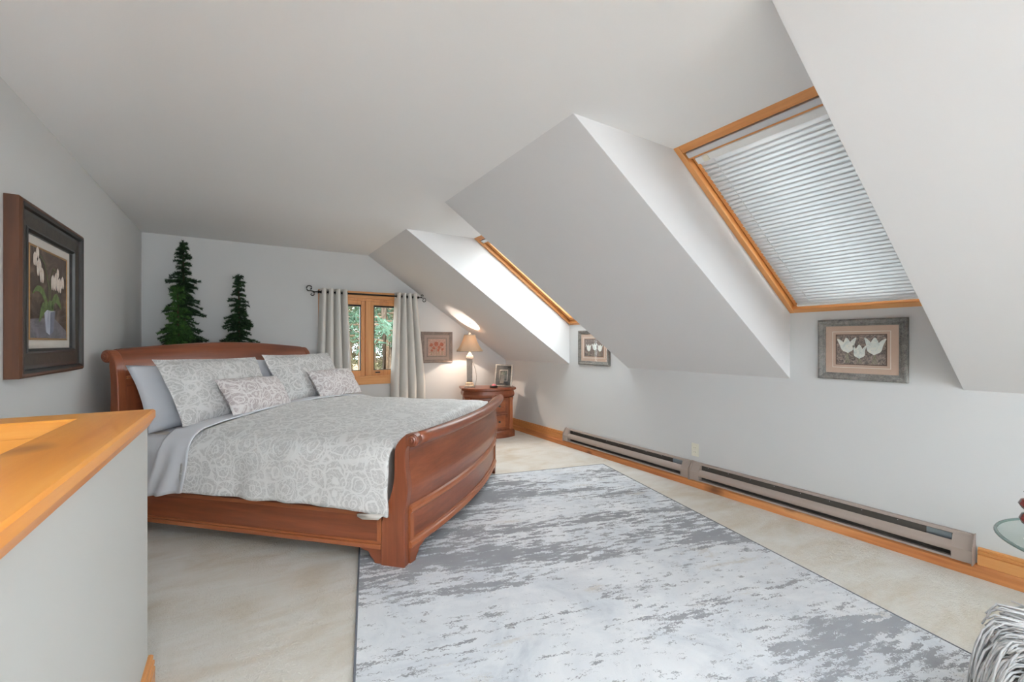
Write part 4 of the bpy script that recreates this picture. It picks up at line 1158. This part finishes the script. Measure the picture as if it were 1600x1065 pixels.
# alarm clock
cp = on_ns(0.06, -0.12)
ck = thing('alarm_clock', 'small dark alarm clock with a pink face on the nightstand', 'clock', cp, NR + 0.1)
MB().lathe([(0.050, 0.0), (0.056, 0.006), (0.056, 0.016), (0.048, 0.026), (0.040, 0.030)], (0, 0, 0), 24).build('housing', M['black'], ck, True)
M['pink'] = m_plain('pink_face', lin(196, 110, 122), 0.3)
cf = MB().lathe([(0.036, 0.0), (0.036, 0.004), (0.030, 0.007), (0, 0.008)], (0, 0, 0), 24).build('face', M['pink'], ck, True)
cf.location = (0, -0.020, 0.026); cf.rotation_euler = (R_(38), 0, 0)
MB().bbox((-0.012, 0.022, 0.028), (0.012, 0.034, 0.036), 0.003).build('snooze_button', M['black'], ck)

# photo frame leaning back on its strut
fp = on_ns(0.20, -0.06)
pf = thing('photo_frame', 'silver photo frame with dark mat leaning on the nightstand', 'photo frame', fp)
pf.rotation_euler = (PI / 2 - R_(14), 0, NR - R_(30))
fw2, fh2 = 0.255, 0.315
inner_root = pf
def up(o_):
    o_.location = (0, fh2 / 2 + 0.004, 0.0); return o_
for nm, w2, h2, prof2, mt2 in (('outer_rail', fw2, fh2, [(0, -0.008), (0, 0.010), (0.008, 0.013), (0.020, 0.010), (0.020, -0.008)], 'silver'), ('inner_rail', 0.125, 0.165, [(0, 0.0), (0, 0.006), (0.012, 0.008), (0.014, 0.0)], 'silver')):
    before = set(bpy.data.objects)
    moulding(pf, w2, h2, prof2, M[mt2], nm)
    for o_ in set(bpy.data.objects) - before: up(o_)
M['charcoal'] = m_frame('charcoal_mat', lin(52, 54, 54), lin(92, 92, 90), 0.5, 30)
up(panel(pf, -fw2 / 2 + 0.018, -fh2 / 2 + 0.018, fw2 / 2 - 0.018, fh2 / 2 - 0.018, 0.003, M['charcoal'], 'dark_mat'))
M['photo'] = m_art('photo_print', [(0.3, lin(40, 48, 40)), (0.5, lin(84, 92, 84)), (0.62, lin(150, 150, 148)), (0.7, lin(214, 214, 214))], 30, 1.0, (2.4, 0.9, 1))
up(panel(pf, -0.040, -0.060, 0.040, 0.060, 0.0045, M['photo'], 'photograph'))
MB().bbox((-0.03, 0.02, -0.10), (0.03, 0.20, -0.097), 0.001).build('strut', M['charcoal'], pf)
st = [c for c in bpy.data.objects if c.parent == pf and c.name.startswith('strut')][0]
st.data.transform(Matrix.Translation((0, 0.19, -0.006)) @ Matrix.Rotation(R_(-30), 4, 'X') @ Matrix.Translation((0, -0.19, 0.097)))

# ================================================================== artificial alpine trees behind the headboard
def m_needles(name, a, b, c_):
    t = NT(name); v = t.coord()
    n = t.noise(v, 14, 4, 0.7)
    return t.done(t.ramp(n, [(0.3, a), (0.52, b), (0.72, c_)]), 0.7, 0.25)
M['needle'] = m_needles('dark_needles', lin(16, 30, 18), lin(34, 58, 34), lin(62, 90, 50))
M['needle2'] = m_needles('fresh_needles', lin(26, 48, 22), lin(54, 88, 40), lin(90, 124, 58))
M['bark'] = m_plain('tree_bark', lin(66, 48, 34), 0.9, 0, None, 0.3, 20)

def alpine(name, label, loc, H, zb, rmax, mat, seed):
    r = thing(name, label, 'tree', loc, 0, 'artificial fir trees behind the headboard')
    rn = random.Random(seed)
    MB().tube([(0, 0, 0.0), (0.01, 0, H * 0.5), (0, 0, H - 0.03)], 0.022, 8, 0.25).build('trunk', M['bark'], r)
    MB().bbox((-0.16, -0.02, 0), (0.16, 0.02, 0.03), 0.004).bbox((-0.02, -0.16, 0), (0.02, 0.16, 0.03), 0.004).build('stand', M['bark'], r)
    mb = MB()
    V, F = [], []
    def needle(p, d, L, w):
        s = d.cross(Vector((rn.uniform(-1, 1), rn.uniform(-1, 1), rn.uniform(-1, 1))))
        if s.length < 1e-4: return
        s = s.normalized() * w
        k = len(V)
        V.extend([p - s, p + s, p + d * L]); F.append((k, k + 1, k + 2))
    z = zb
    while z < H - 0.06:
        f = (z - zb) / (H - zb)
        R = rmax * (1 - f) ** 0.8 * (0.72 + 0.28 * math.sin(f * 34 + seed)) + 0.022
        nb = 13 if f < 0.7 else 7
        off = rn.random() * 6.28
        for k in range(nb):
            a = off + 2 * PI * k / nb + rn.uniform(-0.25, 0.25)
            L = R * rn.uniform(0.75, 1.12)
            el = 0.20 - 0.80 * (1 - f) + rn.uniform(-0.2, 0.15)
            d = Vector((math.cos(a) * math.cos(el), math.sin(a) * math.cos(el), math.sin(el)))
            p0 = Vector((0, 0, z + rn.uniform(-0.02, 0.02)))
            p1 = p0 + d * L
            # twig core, thick like a bottle brush
            mb.tube([p0, p0 + d * L * 0.5 + Vector((0, 0, 0.01)), p1], 0.006, 4, 0.6)
            m = int(L * 900) + 10
            for q in range(m):
                t = (q + rn.random()) / m
                p = p0 + (p1 - p0) * t + Vector((0, 0, 0.01 * math.sin(PI * t)))
                rd = Vector((rn.gauss(0, 1), rn.gauss(0, 1), rn.gauss(0, 1))).normalized()
                nd = (rd - d * rd.dot(d)).normalized() * 0.85 + d * 0.5
                needle(p, nd.normalized(), 0.023, 0.0036)
        z += 0.050 if f < 0.8 else 0.042
    # leader
    for q in range(120):
        t = q / 120
        p = Vector((0, 0, H - 0.12 + 0.11 * t)); a = rn.random() * 6.28
        needle(p, Vector((math.cos(a), math.sin(a), 0.7)).normalized(), 0.022, 0.003)
    mb.add(V, F)
    mb.build('branches', mat, r)
    return r
alpine('artificial_tree', 'tallest dark artificial fir in the corner behind the headboard', (-0.50, 5.44, 0), 2.33, 0.95, 0.29, M['needle'], 3)
alpine('artificial_tree', 'shorter brighter green fir in front of the tallest one behind the headboard', (-0.50, 5.00, 0), 1.84, 0.85, 0.25, M['needle2'], 8)
alpine('artificial_tree', 'narrow artificial fir standing alone behind the middle of the headboard', (-0.03, 5.50, 0), 2.04, 0.90, 0.27, M['needle'], 14)

# ================================================================== round glass table and ornament at the right edge
GT = (3.05, 0.128, 0.0); GZ = 0.445
gt = thing('glass_table', 'round glass side table by the knee wall at the right edge', 'table', GT)
GR = 0.42
MB().lathe([(0.0, GZ - 0.010), (GR - 0.012, GZ - 0.010), (GR - 0.012, GZ), (0.0, GZ)], (0, 0, 0), 72).build('glass_top', M['tableglass'], gt, True)
MB().loft([[(r * math.cos(2 * PI * i / 72), r * math.sin(2 * PI * i / 72), z) for i in range(72)] for r, z in ((GR - 0.012, GZ - 0.010), (GR - 0.002, GZ - 0.010), (GR, GZ - 0.007), (GR - 0.003, GZ - 0.002), (GR - 0.012, GZ), (GR - 0.012, GZ - 0.010))], cap=False).build('bevelled_edge', M['glassedge'], gt, True)
MB().lathe([(0.15, 0.0), (0.15, 0.02), (0.05, 0.04), (0.03, 0.10), (0.022, 0.25), (0.03, 0.38), (0.09, GZ - 0.014), (0.09, GZ - 0.0105)], (0.06, -0.05, 0), 28).build('pedestal', M['black'], gt, True)
M['redwood'] = m_wood('red_lacquer_wood', lin(70, 18, 14), lin(108, 30, 24), lin(132, 46, 34), 'Z', 1.0, 0.2, 0, 0.6)
orn = thing('candlestick', 'red-brown turned candlestick on a pale foot on the glass table', 'candlestick', (2.885, 0.405, GZ + 0.0005))
MB().lathe([(0.028, 0.0), (0.030, 0.006), (0.022, 0.016), (0.014, 0.03), (0.016, 0.06)], (0, 0, 0), 20).build('foot', M['white'], orn, True)
MB().lathe([(0.016, 0.06), (0.036, 0.075), (0.044, 0.095), (0.036, 0.115), (0.018, 0.125), (0.036, 0.14), (0.046, 0.158), (0.038, 0.176), (0.02, 0.184), (0.024, 0.2), (0.03, 0.21), (0.0, 0.212)], (0, 0, 0), 24).build('turned_stem', M['redwood'], orn, True)

# ================================================================== shaggy pouf in the lower right corner
PX, PY, PR, PH = 2.105, 0.083, 0.24, 0.46
pf_ = thing('shaggy_pouf', 'shaggy grey yarn pouf in the lower right corner by the rug', 'pouf', (PX, PY, 0.012))
pf_.scale = (1, 1, 0.93)
M['yarn'] = m_needles('grey_yarn', lin(186, 184, 183), lin(214, 212, 211), lin(232, 231, 230))
M['pouf'] = m_fabric('pouf_cloth', lin(150, 147, 144))
MB().lathe([(0.20, 0.0), (PR - 0.01, 0.04), (PR, 0.13), (PR - 0.005, 0.24), (PR - 0.03, 0.32), (PR - 0.08, 0.385), (PR - 0.14, 0.42), (0, 0.435)], (0, 0, 0), 36).build('cushion', M['pouf'], pf_, True)
rn = random.Random(21)
mb = MB()
for k in range(1500):
    a = rn.random() * 2 * PI
    t0 = math.sqrt(rn.random()) * 0.95          # root: fraction of radius on the top, or on the side
    L = rn.uniform(0.14, 0.26)
    r0 = PR * t0
    pts = []
    side = rn.random() < 0.45
    zz = 0.435 - 0.13 * t0 ** 2.2 if not side else rn.uniform(0.18, 0.38)
    rr = r0 if not side else PR
    sw = rn.uniform(-0.5, 0.5)
    lift = rn.uniform(0.006, 0.045)
    for q in range(8):
        s = q / 7
        d = s * L
        r_ = rr + d
        z_ = zz + lift * math.sin(min(1, s * 1.6) * PI / 2)
        if r_ > PR:
            over = r_ - PR
            r_ = PR + 0.10 * (1 - math.exp(-over / 0.10)) + lift * 0.8
            z_ -= over * over * 4.5 / (over + 0.35) * 1.3
        aa = a + sw * s * 0.35
        pts.append((r_ * math.cos(aa), r_ * math.sin(aa), max(0.004, z_)))
    mb.tube(pts, rn.uniform(0.003, 0.0055), 4, 0.7)
ys_ = mb.build('yarn_strands', M['yarn'], pf_, True); tag(ys_, kind='stuff')

# ================================================================== the wood outside the gable window
GZ0 = -2.9
gnd = MB().box((-60, 6.3, GZ0 - 0.2), (80, 110, GZ0))
M['litter'] = m_art('forest_floor', [(0.3, lin(120, 98, 70)), (0.5, lin(164, 140, 104)), (0.7, lin(196, 184, 158))], 0.6, 1.0)
struct('ground', gnd, M['litter'], 'leaf-covered forest floor outside')
M['trunk'] = m_art('pine_bark', [(0.3, lin(84, 68, 56)), (0.5, lin(128, 108, 92)), (0.7, lin(172, 154, 136))], 5.0, 1.0, (3, 3, 0.7))
M['fol1'] = m_needles('pine_foliage_blue', lin(44, 66, 54), lin(78, 104, 86), lin(120, 144, 124))
M['fol2'] = m_needles('pine_foliage_olive', lin(62, 66, 44), lin(104, 100, 72), lin(150, 138, 108))
M['fol3'] = m_needles('pine_foliage_dark', lin(36, 54, 40), lin(66, 88, 66), lin(104, 122, 92))
def pine(label, x, y, H, cz0, cr, fol, seed, tr=0.16, n_b=34, dense=46, grp='pines in the wood outside'):
    r = thing('pine_tree', label, 'tree', (x, y, GZ0), 0, grp)
    rn = random.Random(seed)
    MB().tube([(0, 0, 0), (rn.uniform(-.1, .1), 0, H * 0.5), (rn.uniform(-.2, .2), 0, H)], tr, 8, 0.35).build('trunk', M['trunk'], r, True)
    mb = MB(); V = []; F = []
    tw = MB()
    for k in range(n_b):
        f = rn.random()
        z = cz0 + (H - cz0) * f
        L = cr * (1 - 0.7 * f) * rn.uniform(0.55, 1.1)
        a = rn.random() * 2 * PI
        d = Vector((math.cos(a), math.sin(a), rn.uniform(-0.25, 0.2)))
        p0 = Vector((0, 0, z)); p1 = p0 + d * L
        tw.tube([p0, p1], 0.03, 4, 0.4)
        for q in range(dense):
            t = 0.25 + 0.8 * rn.random()
            c_ = p0 + d * L * t + Vector((rn.gauss(0, 0.20), rn.gauss(0, 0.20), rn.gauss(0, 0.13))) * (0.4 + L * 0.35)
            nd = Vector((rn.gauss(0, 1), rn.gauss(0, 1), rn.gauss(0.2, 0.6))).normalized()
            s = nd.cross(Vector((rn.gauss(0, 1), rn.gauss(0, 1), rn.gauss(0, 1)))).normalized() * 0.045
            i = len(V)
            V.extend([c_ - s, c_ + s, c_ + nd * 0.34]); F.append((i, i + 1, i + 2))
    mb.add(V, F)
    fo = mb.build('foliage', fol, r); tag(fo, kind='stuff')
    tw.build('boughs', M['trunk'], r)
spec = [(3.6, 13.0, 12, 4.2, 2.2, 'fol1', 0.17), (5.2, 17.0, 13, 4.0, 2.6, 'fol1', 0.20), (3.2, 19.0, 14, 6.2, 2.2, 'fol2', 0.18),
        (2.3, 15.0, 13, 5.2, 2.0, 'fol2', 0.16), (6.9, 20.0, 14, 4.6, 2.6, 'fol3', 0.2), (1.0, 18.0, 13, 5.0, 2.4, 'fol3', 0.18)]
names = ['blue-green pine filling the right window pane', 'tall blue-green pine just right of the nearest pine outside', 'olive pine trunk seen through the left pane',
         'thin olive pine outside nearest the left sash', 'dark pine outside hidden mostly by the right curtain', 'dark pine outside hidden mostly by the left curtain']
for k, (x, y, H, c0, cr, fo, tr) in enumerate(spec):
    pine(names[k], x, y, H, c0, cr, M[fo], 40 + k, tr, 44, 70)
rn = random.Random(77)
for k in range(20):
    y = rn.uniform(23, 42)
    x = y * rn.uniform(0.02, 0.46)
    pine('slender pine deep in the wood outside the window', x, y, rn.uniform(14, 18), rn.uniform(3.0, 7.0), rn.uniform(2.2, 3.2), M[('fol2', 'fol3', 'fol2', 'fol1')[k % 4]], 100 + k, rn.uniform(0.14, 0.22), 40, 42, 'slender pines deep in the wood')
for k in range(20):
    y = rn.uniform(46, 56); x = y * (-0.05 + 0.55 * (k + rn.random() * 0.6) / 20)
    pine('bushy far pine closing the view of the wood', x, y, rn.uniform(16, 20), rn.uniform(0.8, 1.6), 4.0, M[('fol3', 'fol2')[k % 2]], 200 + k, 0.25, 90, 90, 'far pines closing the view')
